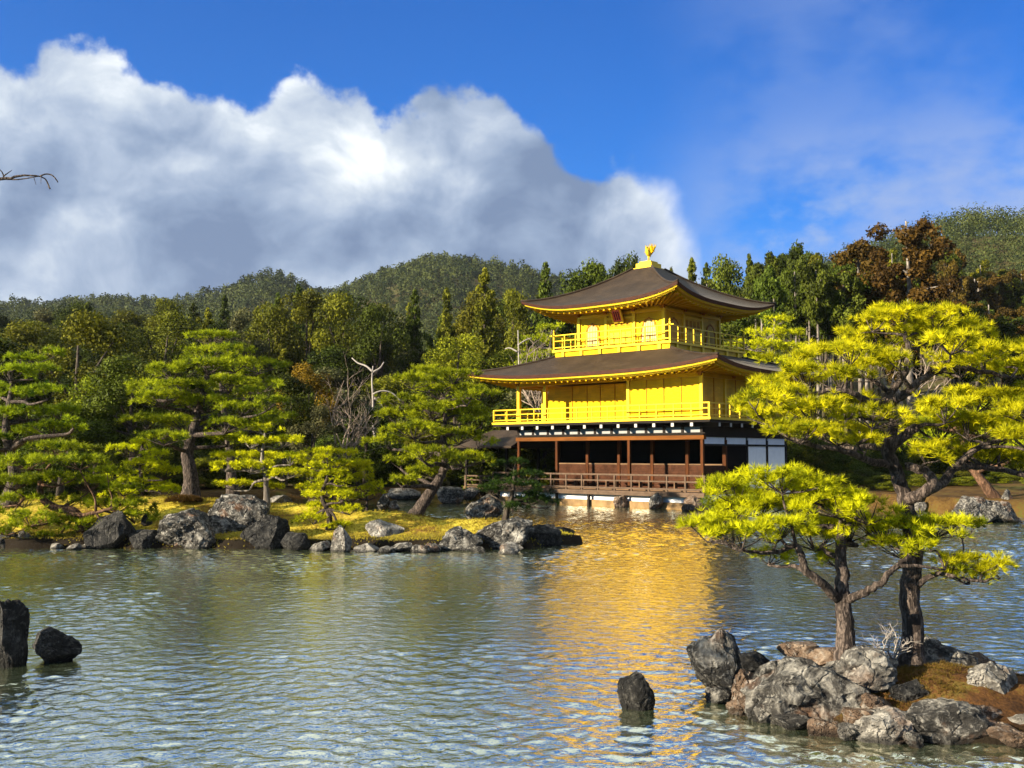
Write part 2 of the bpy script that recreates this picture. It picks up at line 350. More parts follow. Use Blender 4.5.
def groundmat(name, stops, scale=1.2, bump=.5, bs=20, edge=(-5, -4)):
    m, t, b, o = newmat(name)
    tc = t.new('ShaderNodeTexCoord').outputs['Object']
    n = t.noise(tc, scale, 9, .66, .4); n2 = t.noise(tc, scale * 14, 5, .7)
    c = t.ramp(t.math('MULTIPLY_ADD', n2, .35, t.math('MULTIPLY', n, .75)), stops)
    geo = t.new('ShaderNodeNewGeometry'); sp = t.new('ShaderNodeSeparateXYZ'); t.l.new(geo.outputs['Position'], sp.inputs[0])
    c = t.mix(t.smooth(t.math('ADD', sp.outputs[2], t.math('MULTIPLY', n, .25)), edge[0], edge[1], 1.0, 0.0), c, (.014, .010, .006))   # bare eroded soil along the water
    t.l.new(c, b.inputs['Base Color']); b.inputs['Roughness'].default_value = .95; b.inputs['Specular IOR Level'].default_value = .1
    bp = t.new('ShaderNodeBump'); bp.inputs['Strength'].default_value = bump; bp.inputs['Distance'].default_value = .05
    t.l.new(t.noise(tc, bs, 5, .7), bp.inputs['Height']); t.l.new(bp.outputs[0], b.inputs['Normal']); return m
M['moss'] = groundmat('moss_and_litter', [(.36, (.10, .045, .016)), (.47, (.20, .115, .02)), (.57, (.42, .33, .035)), (.70, (.52, .43, .05))], .7, edge=(.36, .56))
M['islet_ground'] = groundmat('islet_litter', [(.34, (.012, .008, .005)), (.46, (.045, .022, .010)), (.57, (.10, .045, .014)), (.68, (.12, .092, .02))], 1.6, .7, 30, edge=(.18, .32))
M['forest_floor'] = groundmat('forest_floor', [(.35, (.03, .022, .01)), (.5, (.06, .045, .016)), (.65, (.07, .075, .02))], .15, .5, 3)
M['bank'] = groundmat('bank_soil', [(.36, (.020, .012, .006)), (.47, (.05, .027, .009)), (.56, (.088, .050, .013)), (.66, (.07, .068, .014))], .5, .5, 9)
M['gravel'] = groundmat('pale_gravel', [(.35, (.45, .44, .42)), (.65, (.62, .61, .58))], 2, .4, 40)

def watermat():
    m, t, b, o = newmat('pond_water')
    geo = t.new('ShaderNodeNewGeometry').outputs['Position']
    b.inputs['Base Color'].default_value = (.095, .125, .070, 1); b.inputs['Roughness'].default_value = .03; b.inputs['IOR'].default_value = 1.8
    b.inputs['Specular IOR Level'].default_value = .6
    h = t.math('MULTIPLY', t.noise(t.scalevec(geo, (1, 1.4, 1)), 9.0, 3, .55, .4), .010)
    bp = t.new('ShaderNodeBump'); bp.inputs['Strength'].default_value = 1.0; bp.inputs['Distance'].default_value = 1.0
    t.l.new(h, bp.inputs['Height']); t.l.new(bp.outputs[0], b.inputs['Normal'])
    gl = t.new('ShaderNodeBsdfGlossy'); gl.inputs['Color'].default_value = (1.0, .99, .82, 1); gl.inputs['Roughness'].default_value = .02; t.l.new(bp.outputs[0], gl.inputs['Normal'])
    mx = t.new('ShaderNodeMixShader'); mx.inputs[0].default_value = .82; t.l.new(b.outputs[0], mx.inputs[1]); t.l.new(gl.outputs[0], mx.inputs[2]); t.l.new(mx.outputs[0], o.inputs[0]); return m
M['water'] = watermat()

# ------------------------------------------------------------------ terrain, water
def sstep(x, a, b):
    t = np.clip((x - a) / (b - a), 0, 1); return t * t * (3 - 2 * t)
BANK = [(-200, 40), (-40, 41), (-26, 44), (-15, 50), (-8, 56), (-2, 60), (3, 61), (7, 57), (11, 49.6), (14.5, 53.0), (17, 50), (19.5, 43.0), (23, 41), (30, 40), (200, 38)]
bkx, bky = np.array(BANK).T
def fbm2(x, y, s, seed=0.0):
    """cheap smooth value noise with numpy"""
    out = np.zeros_like(x, dtype=float); amp = 1.0
    for o in range(4):
        a = seed * 3.7 + o * 1.9
        out += amp * (np.sin(x * s + a + 1.7 * np.sin(y * s * .9 + a * 1.3)) * np.cos(y * s * 1.1 - a + 1.3 * np.sin(x * s * .8 - a)))
        amp *= .5; s *= 2.03
    return out
RIDGE_FAR = [(-300, 306), (0, 306), (190, 300), (222, 290), (243, 277), (262, 271), (284, 274), (306, 285), (338, 288), (362, 280), (386, 267), (408, 260), (436, 256), (466, 260), (496, 266), (522, 273), (560, 284), (640, 292), (780, 290), (860, 300), (1300, 300)]
RIDGE_RIGHT = [(-400, 440), (780, 300), (830, 262), (870, 248), (905, 234), (935, 222), (965, 214), (1000, 210), (1030, 209), (1300, 215)]
RIDGE_LEFT = [(-400, 300), (-60, 306), (10, 318), (50, 310), (76, 306), (104, 310), (150, 314), (200, 306), (300, 330), (420, 420), (1300, 440)]
def terrain_z(x, y):
    x = np.asarray(x, float); y = np.asarray(y, float)
    d = y - np.interp(x, bkx, bky) + .5 * fbm2(x, y, .5)
    z = -0.9 + 1.5 * sstep(d, -1.2, 1.0)
    s = np.clip(y - 62, 0, 58); z = z + s * (0.145 + .035 * np.clip(x / 60, -1, 1)) * sstep(y, 60, 85)
    left = np.clip(y - 48, 0, 60) * .05 * sstep(-x, 8, 25); z = z + left
    z = z + np.clip(y - 120, 0, 700) * .028
    z = z + .35 * fbm2(x, y, .09) * sstep(d, 2, 12)
    pxx = 512 + x / np.maximum(y, 40) * F_PX
    rough = 5.0 * fbm2(x, y, .022, 1.0) + 2.0 * fbm2(x, y, .07, 2.0)
    for prof, Yr, wf in ((RIDGE_FAR, 600, 190), (RIDGE_RIGHT, 340, 110), (RIDGE_LEFT, 300, 90)):
        pr = np.array(prof, float); H = CAM_H + (454 - np.interp(pxx, pr[:, 0], pr[:, 1])) / F_PX * Yr - 11.5
        g = np.where(y < Yr, np.exp(-((y - Yr) / wf) ** 2), np.exp(-((y - Yr) / 160) ** 2))
        z = np.where(H > z, z * (1 - g) + (H + rough * Yr / 600) * g, z)
    near = sstep(-y, -1.6, -0.2)   # the visitors' bank the photograph was taken from
    z = np.where(y < 3, -0.9 + 1.7 * near, z)
    return z
def grid_mesh(name, xs, ys, zf):
    X, Y = np.meshgrid(xs, ys); Z = zf(X, Y)
    V = np.stack([X, Y, Z], -1).reshape(-1, 3); nx, ny = len(xs), len(ys)
    i = np.arange(nx * ny).reshape(ny, nx); Fq = np.stack([i[:-1, :-1], i[:-1, 1:], i[1:, 1:], i[1:, :-1]], -1).reshape(-1, 4)
    me = bpy.data.meshes.new(name); me.from_pydata(V.tolist(), [], Fq.tolist()); me.polygons.foreach_set('use_smooth', [True] * len(me.polygons)); me.update(); return me
ys = np.concatenate([np.arange(-40, 38, 3.0), np.arange(38, 66, .5), np.arange(66, 130, 2.5), np.arange(130, 1100, 12)])
xs = np.concatenate([np.arange(-700, -60, 16), np.arange(-60, -30, 2), np.arange(-30, 32, .5), np.arange(32, 62, 2), np.arange(62, 720, 16)])
g = link('ground', grid_mesh('ground', xs, ys, terrain_z), M['forest_floor']); tag(g, kind='structure')
me = g.data; me.materials.append(M['bank'])
for p in me.polygons:
    c = p.center
    if c.y < 59 + .25 * max(0, c.x - 5) and c.z < 2.0 and c.x > -22: p.material_index = 1
def wave_z(x, y, cell):
    """wind ripples: a sum of short crested waves, steep enough to tilt towards the viewer"""
    g = np.random.default_rng(3); z = np.zeros_like(x); n = 64
    lam = np.exp(g.uniform(math.log(.065), math.log(.5), n)); ang = g.normal(-.2, .85, n) + PI / 2; ph_ = g.uniform(0, 2 * PI, n)
    gust = .74 + .52 * np.clip(.6 * fbm2(x, y * 1.5, .10, 1.0) + .5 * fbm2(x, y * 1.6, .33, 2.0), -1, 1)
    wx = x + .10 * fbm2(x, y, 1.1, 4.0); wy = y + .10 * fbm2(x, y, 1.2, 6.0)
    for l, a, p in zip(lam, ang, ph_):
        k = 2 * PI / l; slope = .0335 * (1.0 if l > .2 else .8)
        fade = np.clip((l / cell - 2.2) / 1.5, 0, 1)
        z += fade * slope / k * np.sin(k * (wx * math.cos(a) + wy * math.sin(a)) + p)
    return z * gust * (1.0 + .55 * sstep(y, 14, 34))
def make_water():
    u = np.linspace(-.64, .64, 1000); y0, y1, q = 4.5, 64.0, .0024; n = int(math.log(y1 / y0) / q); yv = y0 * np.exp(np.arange(n + 1) * math.log(y1 / y0) / n)
    U, Y = np.meshgrid(u, yv); X = U * Y; cell = np.maximum(Y * .0013, Y * q)
    edge = sstep(.64 - np.abs(U), 0, .03) * sstep(Y, y0, y0 + 1.0) * sstep(y1 - Y, 0, 3)
    Z = wave_z(X, Y, cell) * edge; ny, nx = X.shape
    V = np.stack([X, Y, Z], -1).reshape(-1, 3).astype(np.float32); idx = np.arange(nx * ny, dtype=np.int32).reshape(ny, nx)
    Q = np.stack([idx[:-1, :-1], idx[:-1, 1:], idx[1:, 1:], idx[1:, :-1]], -1).reshape(-1, 4)
    a, b, c, d = [tuple(V[t]) for t in (idx[0, 0], idx[0, -1], idx[-1, -1], idx[-1, 0])]
    E_ = np.array([a, b, c, d, (-160, -6, 0), (160, -6, 0), (160, 75, 0), (-160, 75, 0)], dtype=np.float32); E_[:, 2] = 0
    m0 = len(V); V = np.concatenate([V, E_]); Q = np.concatenate([Q, m0 + np.array([[4, 5, 1, 0], [5, 6, 2, 1], [6, 7, 3, 2], [7, 4, 0, 3]], dtype=np.int32)])
    me = bpy.data.meshes.new('pond_water'); me.vertices.add(len(V)); me.vertices.foreach_set('co', V.ravel()); me.loops.add(Q.size); me.loops.foreach_set('vertex_index', Q.ravel().astype(np.int32))
    me.polygons.add(len(Q)); me.polygons.foreach_set('loop_start', np.arange(0, Q.size, 4, dtype=np.int32)); me.polygons.foreach_set('use_smooth', np.ones(len(Q), dtype=bool)); me.update(calc_edges=True)
    tag(link('pond_water', me, M['water']), kind='structure')
make_water()

# left island ------------------------------------------------------
ISL = [(-24, 30.5), (-20, 28.6), (-14.3, 27.9), (-10, 27.6), (-5.5, 27.5), (-2.5, 27.2), (0.6, 27.6), (2.0, 29.4), (1.6, 31.2), (-1.0, 32.2), (-4, 33.6), (-5.5, 35.6), (-9, 37.5), (-14, 38.5), (-20, 38.5), (-25, 36)]
def poly_sd(x, y, poly):
    """signed distance, positive inside"""
    P = np.array(poly, float); n = len(P); x = np.asarray(x, float); y = np.asarray(y, float)
    d = np.full(x.shape, 1e9); ins = np.zeros(x.shape, bool)
    for i in range(n):
        a, b = P[i], P[(i + 1) % n]; e = b - a; wx, wy = x - a[0], y - a[1]
        t = np.clip((wx * e[0] + wy * e[1]) / (e @ e), 0, 1); d = np.minimum(d, np.hypot(wx - t * e[0], wy - t * e[1]))
        c = ((a[1] > y) != (b[1] > y)); c &= x < (b[0] - a[0]) * (y - a[1]) / (b[1] - a[1] + 1e-12) + a[0]; ins ^= c
    return np.where(ins, d, -d)
def island_z(x, y):
    d = poly_sd(x, y, ISL) + .22 * fbm2(x, y, 1.1)
    z = -.6 + .85 * sstep(d, -.15, .30) + .62 * sstep(d, .2, 3.6) + .28 * sstep(d, 2.2, 5.0)
    return z + .06 * fbm2(x, y, .9, 2) * sstep(d, .3, 1.5)
isl = link('island_ground', grid_mesh('island_ground', np.arange(-26, 3.2, .2), np.arange(26.2, 39.6, .2), island_z), M['moss']); tag(isl, kind='structure')
# islet in front ------------------------------------------------------
IC = water_at(868, 706)
ISLET = [(x, y) for x, y in ((2.35, 11.0), (2.5, 10.45), (2.75, 9.95), (3.15, 9.5), (3.7, 9.15), (4.5, 9.05), (5.3, 9.15), (5.9, 9.7), (5.9, 10.6), (5.3, 11.3), (4.3, 11.6), (3.2, 11.6), (2.4, 11.5))]
def islet_z(x, y):
    d = poly_sd(x, y, ISLET) + .07 * fbm2(x, y, 3.0)
    return -.5 + .62 * sstep(d, -.08, .14) + .27 * sstep(d, .1, .95) + .045 * fbm2(x, y, 3.3, 1) * sstep(d, .05, .4) + .02 * fbm2(x, y, 9.0, 3) * sstep(d, -.05, .2)
isg = link('islet_ground', grid_mesh('islet_ground', np.arange(1.2, 6.7, .06), np.arange(8.4, 12.3, .06), islet_z), M['islet_ground']); tag(isg, kind='structure')

# ------------------------------------------------------------------ rocks
def rock_mesh(seed, sx, sy, sz, sub=3, cuts=7, rough=.16, tilt=0.0):
    r = random.Random(seed); bm = bmesh.new(); bmesh.ops.create_icosphere(bm, subdivisions=sub, radius=1)
    planes = []
    for k in range(cuts):
        n = Vector((r.gauss(0, 1), r.gauss(0, 1), r.gauss(.2, .8))).normalized(); planes.append((n, r.uniform(.46, .82)))
    o = Vector((r.uniform(-50, 50), r.uniform(-50, 50), r.uniform(-50, 50)))
    for v in bm.verts:
        p = v.co.copy()
        for n, d in planes:
            e = p.dot(n) - d
            if e > 0: p -= n * e
        rg = 1.0 - abs(mnoise.noise(p * 2.3 + o * 1.3)) * 2.0      # ridges and cracks
        p += p.normalized() * (rough * mnoise.fractal(p * 1.6 + o, .9, 2.1, 6) - rough * .75 * max(0, rg - .55) + rough * .4 * mnoise.fractal(p * 5 + o, .8, 2.1, 4))
        v.co = p
    zs = [v.co.z for v in bm.verts]; xs_ = [v.co.x for v in bm.verts]; ys_ = [v.co.y for v in bm.verts]
    mz, Mz = min(zs), max(zs); wx = max(xs_) - min(xs_); wy = max(ys_) - min(ys_); cx = (max(xs_) + min(xs_)) / 2
    for v in bm.verts:
        # base sits 0.3 of the height below the origin
        q = Vector(((v.co.x - cx) / wx * sx, v.co.y / wy * sy, ((v.co.z - mz) / (Mz - mz) * 1.35 - .35) * sz))
        q.x += tilt * max(0, q.z); v.co = q
    me = bpy.data.meshes.new('rock'); bm.to_mesh(me); bm.free()
    return me
rock_i = [0]
def rock(px, py, w, h, label, mat='rock', Y=None, dep=.8, group=None, sub=3, cuts=13, rough=.10, tilt=0.0, z=None, name='rock'):
    """rock whose foot shows at pixel (px, py), w by h pixels large"""
    rock_i[0] += 1
    p = water_at(px, py) if Y is None else at(px, py, Y)
    s = p.y / F_PX
    w *= 1.12; h *= 1.1
    me = rock_mesh(100 + rock_i[0], w * s, w * s * dep, h * s, sub, cuts, rough, tilt)
    o = link(name, me, M[mat], None, (p.x, p.y + w * s * dep * .35, p.z)); o.rotation_euler = (0, 0, 0)
    tag(o, label, 'rock', group); return o
# standing in the open water
rock(637, 711, 33, 33, 'lone dark pointed rock standing in the golden reflection', 'rock_dark', sub=5, rough=.08, cuts=8)
rock(50, 663, 46, 30, 'squat block with shade in its dark colour in the water at the frame edge', 'rock_dark', sub=5, cuts=14)  # near-black colour adds to the side pine's shade
rock(1, 668, 32, 60, 'tall rock with shade in its dark colour cut by the left frame edge', 'rock_dark', sub=5)  # shade of the side pine is also in the rock colour
# around the near islet
rock(733, 697, 50, 58, 'tall leaning split rock at the tip of the near islet', 'rock', sub=5, tilt=-.35, rough=.13)
rock(760, 676, 34, 20, 'low dark rock behind the tall leaning rock of the islet', 'rock_dark', Y=10.75, sub=5)
rock(757, 709, 42, 34, 'rust stained pale rock between leaning rock and broad slab', 'rock_brown', sub=5, Y=None)
rock(818, 726, 122, 56, 'broad craggy grey slab in front of the islet pine', 'rock', sub=5, rough=.13, cuts=16, dep=.7)
rock(858, 692, 74, 38, 'pale fissured rock at the foot of the thick trunk', 'rock_pale', Y=9.95, sub=5, rough=.13)
rock(889, 745, 54, 28, 'small whitish block at the front waterline of the islet', 'rock_pale', sub=5, cuts=14)
rock(968, 744, 112, 34, 'long low fissured rock along the islet front', 'rock', sub=5, dep=.45, rough=.13)
rock(1002, 711, 50, 40, 'grey lichen covered rock on the islet at the right edge', 'rock_pale', Y=9.75, sub=5)
rock(948, 690, 72, 42, 'large dark rock with a pale sunlit face behind the islet moss', 'rock', Y=10.75, sub=5, rough=.13)
rock(986, 689, 40, 30, 'brown rock half hidden behind the large dark islet rock', 'rock_brown', Y=11.1, sub=5)
rock(884, 677, 24, 16, 'small pale pointed stone between the two islet trunks', 'rock_pale', Y=10.3, tilt=.3)
rock(922, 695, 26, 16, 'small dark stone in front of the slender islet trunk', 'rock_dark', Y=10.1)
rock(803, 660, 40, 14, 'low brown stone on the far side of the islet', 'rock_brown', Y=11.35)
rock(940, 712, 18, 8, 'tiny grey stone lying in the islet moss', 'rock', Y=9.6)
rock(902, 697, 16, 10, 'tiny whitish stone beside the islet slab', 'rock_pale', Y=9.9)
rock(871, 726, 40, 14, 'flat mossy brown stone at the front edge of the islet', 'rock_brown', Y=9.45)
pebble0 = [(722, 704, 26, 14), (745, 716, 30, 16), (770, 724, 26, 14), (796, 731, 34, 12), (826, 737, 30, 14), (853, 742, 24, 14), (916, 748, 18, 12), (1010, 748, 44, 18), (1035, 742, 44, 26), (1018, 728, 26, 14)]
for k_, (px_, py_, w_, h_) in enumerate(pebble0): rock(px_, py_, w_, h_, 'small broken stone along the front waterline of the islet', ('rock', 'rock_brown', 'rock_pale')[k_ % 3], group='small stones along the islet waterline', sub=4, rough=.13)
rock(778, 684, 40, 20, 'low jagged stone between the leaning rock and the thick trunk', 'rock', Y=10.2, sub=5)
rock(826, 664, 40, 12, 'flat brownish stone just behind the broad slab', 'rock_brown', Y=10.7, sub=5)
rock(912, 706, 34, 20, 'dark angular stone in the middle of the islet moss', 'rock_dark', Y=9.75, sub=5)
rock(880, 712, 30, 15, 'rusty angular stone between the slab and the front blocks', 'rock_brown', Y=9.6, sub=5)
rock(955, 716, 40, 12, 'low pale ledge behind the long fissured front rock', 'rock_pale', Y=9.5, sub=5)
# left island shore (from the frame edge to the tip)
rock(4, 548, 30, 14, 'dark low rock under the leftmost pine at the water', 'rock_dark')
rock(21, 548, 15, 15, 'small whitish upright stone under the low left pine', 'rock_pale')
rock(105, 549, 42, 34, 'black rock standing in for the shaded gap under the low left pine', 'rock_dark')  # dark shape filling what is only a shaded gap
rock(140, 549, 36, 17, 'flat black rock at the waterline beside the split rock', 'rock_dark')
rock(182, 549, 56, 36, 'split dark rock with a bright left flank on the island shore', 'rock', sub=5, rough=.13)
rock(231, 546, 70, 46, 'biggest rounded grey boulder of the island shore', 'rock', sub=5, rough=.13)
rock(262, 549, 42, 30, 'low grey boulder leaning against the biggest boulder', 'rock_dark', sub=5)
rock(293, 550, 28, 16, 'dark rock in the shade before the small conical pine', 'rock_dark')
rock(320, 551, 22, 9, 'flat pale stone beside the upright white stone', 'rock_pale')
rock(340, 552, 19, 24, 'upright white stone below the small conical pine', 'rock_pale', cuts=14)
rock(390, 542, 34, 20, 'tilted pale boulder on the island slope', 'rock_pale', tilt=-.5, Y=28.2)
rock(367, 552, 24, 8, 'flat whitish stone under the tilted pale boulder', 'rock_pale')
rock(458, 551, 44, 21, 'triangular grey rock below the leaning pine', 'rock', sub=5)
rock(503, 549, 58, 28, 'broad lichen spotted rock below the dwarf dark pine', 'rock', sub=5, rough=.13)
rock(541, 547, 40, 20, 'dark rock at the very tip of the left island', 'rock_dark', sub=5)
rock(510, 554, 24, 10, 'pale low rock in the water before the island tip', 'rock_pale')
rock(563, 535, 22, 7, 'flat dark rock just off the island tip', 'rock_dark')
rock(484, 521, 34, 24, 'mossy grey boulder beside the dwarf dark pine', 'rock', Y=30.6, sub=5)
rock(145, 531, 10, 16, 'narrow dark standing stone on the sunny moss', 'rock_dark', Y=29.2, cuts=12)
rock(383, 507, 12, 12, 'little bluish pointed stone on the island crest', 'rock', Y=33.0)
rock(393, 509, 12, 8, 'little bluish flat stone on the island crest', 'rock', Y=33.0)
rock(276, 505, 26, 9, 'pale flat stone under the bright small pine', 'rock_pale', Y=34)
def pebble(lst, label, group, mat='rock_pale'):
    for px, py, w, h in lst: rock(px, py, w, h, label, mat, group=group)
pebble([(42, 548, 16, 5), (55, 549, 12, 5), (72, 550, 14, 6), (86, 549, 12, 5)], 'small pale stone lining the water under the low left pine', 'small stones under the low left pine')
pebble([(386, 553, 16, 6), (402, 552, 24, 8), (420, 553, 18, 7), (432, 552, 16, 8), (478, 553, 14, 6)], 'small grey stone lining the water below the leaning pine', 'small stones below the leaning pine', 'rock')
# pavilion foot
def foot_at(px, y):
    for k in range(4000):
        x = -PW0 - 2 + k * .005; X = 9.062 + x * math.cos(TH0) + y * math.sin(TH0); Y = 47.691 - x * math.sin(TH0) + y * math.cos(TH0)
        if 512 + X / Y * F_PX >= px: return X, Y
TH0, PW0 = R(41.637), 11.6
for px, y, w_, h_, lb, mt in ((620, -1.28, 14, 11, 'brownish footing stone under the veranda, furthest from the corner', 'rock_brown'), (655, -1.3, 13, 15, 'grey upright footing stone under the middle of the veranda', 'rock'),
                              (692, -1.3, 17, 14, 'reddish boulder under the near veranda corner', 'rock_brown'), (687, -2.2, 12, 7, 'small black stone in the water before the reddish boulder', 'rock_dark')):
    X, Y = foot_at(px, y); rk = rock(px, 505, w_, h_, lb, mt, Y=Y); rk.location = (X, Y, 0)
# far banks
rock(450, 500, 26, 12, 'grey rock on the far bank behind the leaning pine', 'rock', Y=53)
rock(402, 497, 34, 8, 'long pale rock on the far bank left of the leaning trunk', 'rock_pale', Y=57)
rock(470, 497, 18, 9, 'round grey rock on the far bank beside the fishing porch', 'rock', Y=54)
rock(978, 523, 40, 24, 'large half shaded grey rock at the right bank', 'rock', sub=5)
rock(1006, 523, 36, 20, 'broad grey rock at the foot of the leaning right bank pine', 'rock', sub=5)
rock(1010, 507, 18, 16, 'upright grey rock beside the leaning right bank trunk', 'rock', Y=43.5)
rock(955, 511, 18, 11, 'round grey rock at the right bank, next to the pale ones', 'rock')
pebble([(921, 512, 14, 12), (934, 511, 12, 9), (944, 511, 10, 7)], 'whitish stone lining the right bank behind the islet pines', 'whitish stones of the right bank')

# ------------------------------------------------------------------ golden pavilion
TH = R(41.637)
PW, PS = 11.6, 8.52
B2, B3, R2, R3, W3 = 1.08, 1.066, 1.96, 2.185, 5.477
pav = empty('golden_pavilion', (9.062, 47.691, 0), -TH)
tag(pav, 'three storey golden pavilion with curved dark roofs and phoenix at the pond edge', 'pavilion')
CX, CY = -PW / 2, PS / 2
def pb(name, mat, *boxes, parent=pav):
    m = MB()
    for b in boxes: m.box(*b)
    return m.build(name, M[mat], parent)
# base and deck
pb('stone_foundation', 'ochre_stone', (-PW - .75, .60, -1.02, PS + .5, -.6, .30))
pb('plinth', 'plaster', (-PW - .6, .45, -.90, PS + .3, .303, .64))
pb('ground_floor', 'deck_wood', (-PW - .2, .2, -.2, PS + .2, .642, .84))
m = MB()
for i in range(11):
    y0 = -B2 - .2 + i * .098; m.box(-PW - B2, B2 - .25, y0, y0 + .094, .70, .80)
m.box(-PW - B2, B2 - .25, -B2 - .212, -B2 - .15, .59, .697)
deck = m.build('veranda_deck', M['grey_wood'], pav)
for i in range(7):
    x = -PW - .6 + i * (PW + .9) / 6
    pb('deck_strut', 'dark_wood', (x - .06, x + .06, -B2 - .09, -B2 + .03, -.1, .578))
# ground storey posts
def post(x, y, z0, z1, r, mat):
    r *= .85
    return pb('post', mat, (x - r, x + r, y - r, y + r, z0, z1))
for x in (0, -4.22, -8.9, -PW): post(x, 0, .842, 3.30, .085, 'red_wood')
for i in range(5): post(-.02 - 2.11 * i, 2.13, .842, 3.30, .10, 'red_wood')
post(-PW + 1.05, 2.13, .842, 3.3, .09, 'red_wood')
for j, y in enumerate((2.13, 4.26, 6.39, PS)): post(.0 if j else .003, y, .842, 3.30, .09, 'dark_wood' if j else 'red_wood')
post(-PW, PS, .842, 3.3, .09, 'dark_wood')
# lower shutters between the inner posts
xs5 = [-.02 - 2.11 * i for i in range(5)] + [-PW + 1.05]
for i in range(5):
    a, b = xs5[i + 1] + .11, xs5[i] - .11
    m = MB(); m.box(a, b, 2.10, 2.16, .845, 2.04)
    for k in range(14): m.box(a, b, 2.06, 2.099, .87 + k * .083, .87 + k * .083 + .045)
    sh = m.build('shutter', M['panel_wood'], pav); m = MB(); m.box(a, b, 2.05, 2.17, 2.043, 2.11); m.build('top_rail', M['deck_wood'], sh)
m = MB(); m.box(-.03, .03, .12, 2.0, .845, 2.04)
for k in range(14): m.box(.031, .07, .12, 2.0, .87 + k * .083, .87 + k * .083 + .045)
m.build('shutter', M['panel_wood'], pav)
for i in range(5):
    a, b = xs5[i + 1] + .2, xs5[i] - .2
    m = MB(); m.box(a, b, 1.30, 1.62, 1.20, 1.25)
    for q in (a + .08, b - .14): m.box(q, q + .06, 1.33, 1.59, .845, 1.198)
    m.build('bench', M['deck_wood'], pav)
# inner dark room
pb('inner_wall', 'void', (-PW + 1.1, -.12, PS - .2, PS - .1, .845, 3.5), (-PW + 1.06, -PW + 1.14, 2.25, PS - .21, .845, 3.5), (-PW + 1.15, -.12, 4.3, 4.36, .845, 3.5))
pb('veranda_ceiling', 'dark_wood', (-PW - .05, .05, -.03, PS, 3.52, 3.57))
# beams and white transoms on the front
pb('lintel_beam', 'beam_wood', (-PW - .15, .15, -.11, .11, 3.303, 3.50))
pb('inner_lintel', 'dark_wood', (-PW + 1.0, .0, 2.02, 2.24, 3.303, 3.50))
pb('upper_beam', 'dark_wood', (-PW - .2, .2, -.09, .09, 3.575, 3.64), (-PW - .2, .2, -.09, .09, 3.90, 3.98))
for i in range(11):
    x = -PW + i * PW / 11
    pb('transom_panel', 'shaded_plaster', (x + .09, x + PW / 11 - .09, -.05, .0, 3.643, 3.897))
for i in range(12):
    x = -PW + i * PW / 11
    m = MB(); m.box(x - .07, x + .07, -.08, .02, 3.644, 3.896)
    m.build('strut', M['dark_wood'], pav)
for i in range(12):
    x = -PW + i * PW / 11
    br = pb('bracket_arm', 'dark_wood', (x - .075, x + .075, -.93, -.1, 3.90, 4.09))
    pb('bracket_tip', 'white_wood', (x - .077, x + .077, -.955, -.932, 3.905, 4.085), parent=br)
# side face of the ground storey
pb('side_lintel', 'dark_wood', (-.1, .1, .12, PS + .1, 3.0, 3.09), (-.1, .1, .12, PS + .1, 3.42, 3.515))
for j in range(4):
    y0 = j * 2.13
    pb('transom_panel', 'plaster', (-.02, .03, y0 + .12, y0 + 2.13 - .10, 3.093, 3.417))
for j in (2, 3):
    y0 = j * 2.13
    pb('white_wall', 'plaster', (-.03, .03, y0 + .10, y0 + 2.13 - .10, .845, 2.997))
pb('door', 'void', (-.04, .03, 2.24, 2.13 * 2 - .1, .845, 2.997))  # door bay filled with the painted indoor shade
pb('side_frieze', 'dark_wood', (-.04, .06, .1, PS + .1, 3.518, 4.1))
for j in range(9):
    y = .0 + j * PS / 8
    br = pb('bracket_arm', 'dark_wood', (.065, .93, y - .075, y + .075, 3.90, 4.09))
    pb('bracket_tip', 'white_wood', (.932, .955, y - .077, y + .077, 3.905, 4.085), parent=br)
pb('side_sill', 'dark_wood', (.0, .12, .1, PS + .1, .75, .842))
# railings ---------------------------------------------------------
def railing(x0, x1, y0, y1, z, h, mat, sides, step, parent=pav, rr=.032, knob=.0, cross=True, proto=[None]):
    """rails along the chosen sides of a rectangle, balusters as sub-parts"""
    m = MB(); posts = []
    S = {'f': ((x0, y0), (x1, y0)), 'r': ((x1, y0), (x1, y1)), 'b': ((x1, y1), (x0, y1)), 'l': ((x0, y1), (x0, y0))}
    for s in sides:
        (ax, ay), (bx, by) = S[s]; dx, dy = bx - ax, by - ay; L = math.hypot(dx, dy); ux, uy = dx / L, dy / L
        ext = .22 if knob else .0
        A = (ax - ux * ext, ay - uy * ext); B = (bx + ux * ext, by + uy * ext)
        dz = .006 if s in 'fb' else 0
        m.bar((*A, z + h + dz), (*B, z + h + dz), rr * 2.1, rr * 2.1)
        m.bar((ax, ay, z + h * .62 + dz), (bx, by, z + h * .62 + dz), rr * 1.5, rr * 1.7)
        m.bar((ax, ay, z + h * .16 + dz), (bx, by, z + h * .16 + dz), rr * 1.6, rr * 2.0)
        n = max(2, round(L / step))
        for i in range(n + 1): posts.append((ax + dx * i / n, ay + dy * i / n, i in (0, n)))
    rl = m.build('railing', M[mat], parent)
    pm = MB(); pm.box(-rr, rr, -rr, rr, 0, h - rr); pme = pm.mesh('baluster'); pme.materials.append(M[mat])
    cm = MB(); r2 = rr * 1.7; cm.box(-r2, r2, -r2, r2, 0, h + (.16 if knob else .03))
    if knob: cm.lathe([(r2 * .8, h + .162), (r2 * 1.5, h + .20), (r2 * 1.3, h + .27), (.004, h + .34)], 8)
    cme = cm.mesh('corner_post'); cme.materials.append(M[mat])
    done = set()
    for x, y, c in posts:
        k = (round(x, 2), round(y, 2))
        if k in done: continue
        done.add(k)
        link('corner_post' if c else 'baluster', cme if c else pme, None, rl, (x, y, z))
    return rl
railing(-PW - B2 + .1, B2 - .4, -B2 + .08, PS, .80, .78, 'grey_wood', 'f', 1.05, rr=.04)
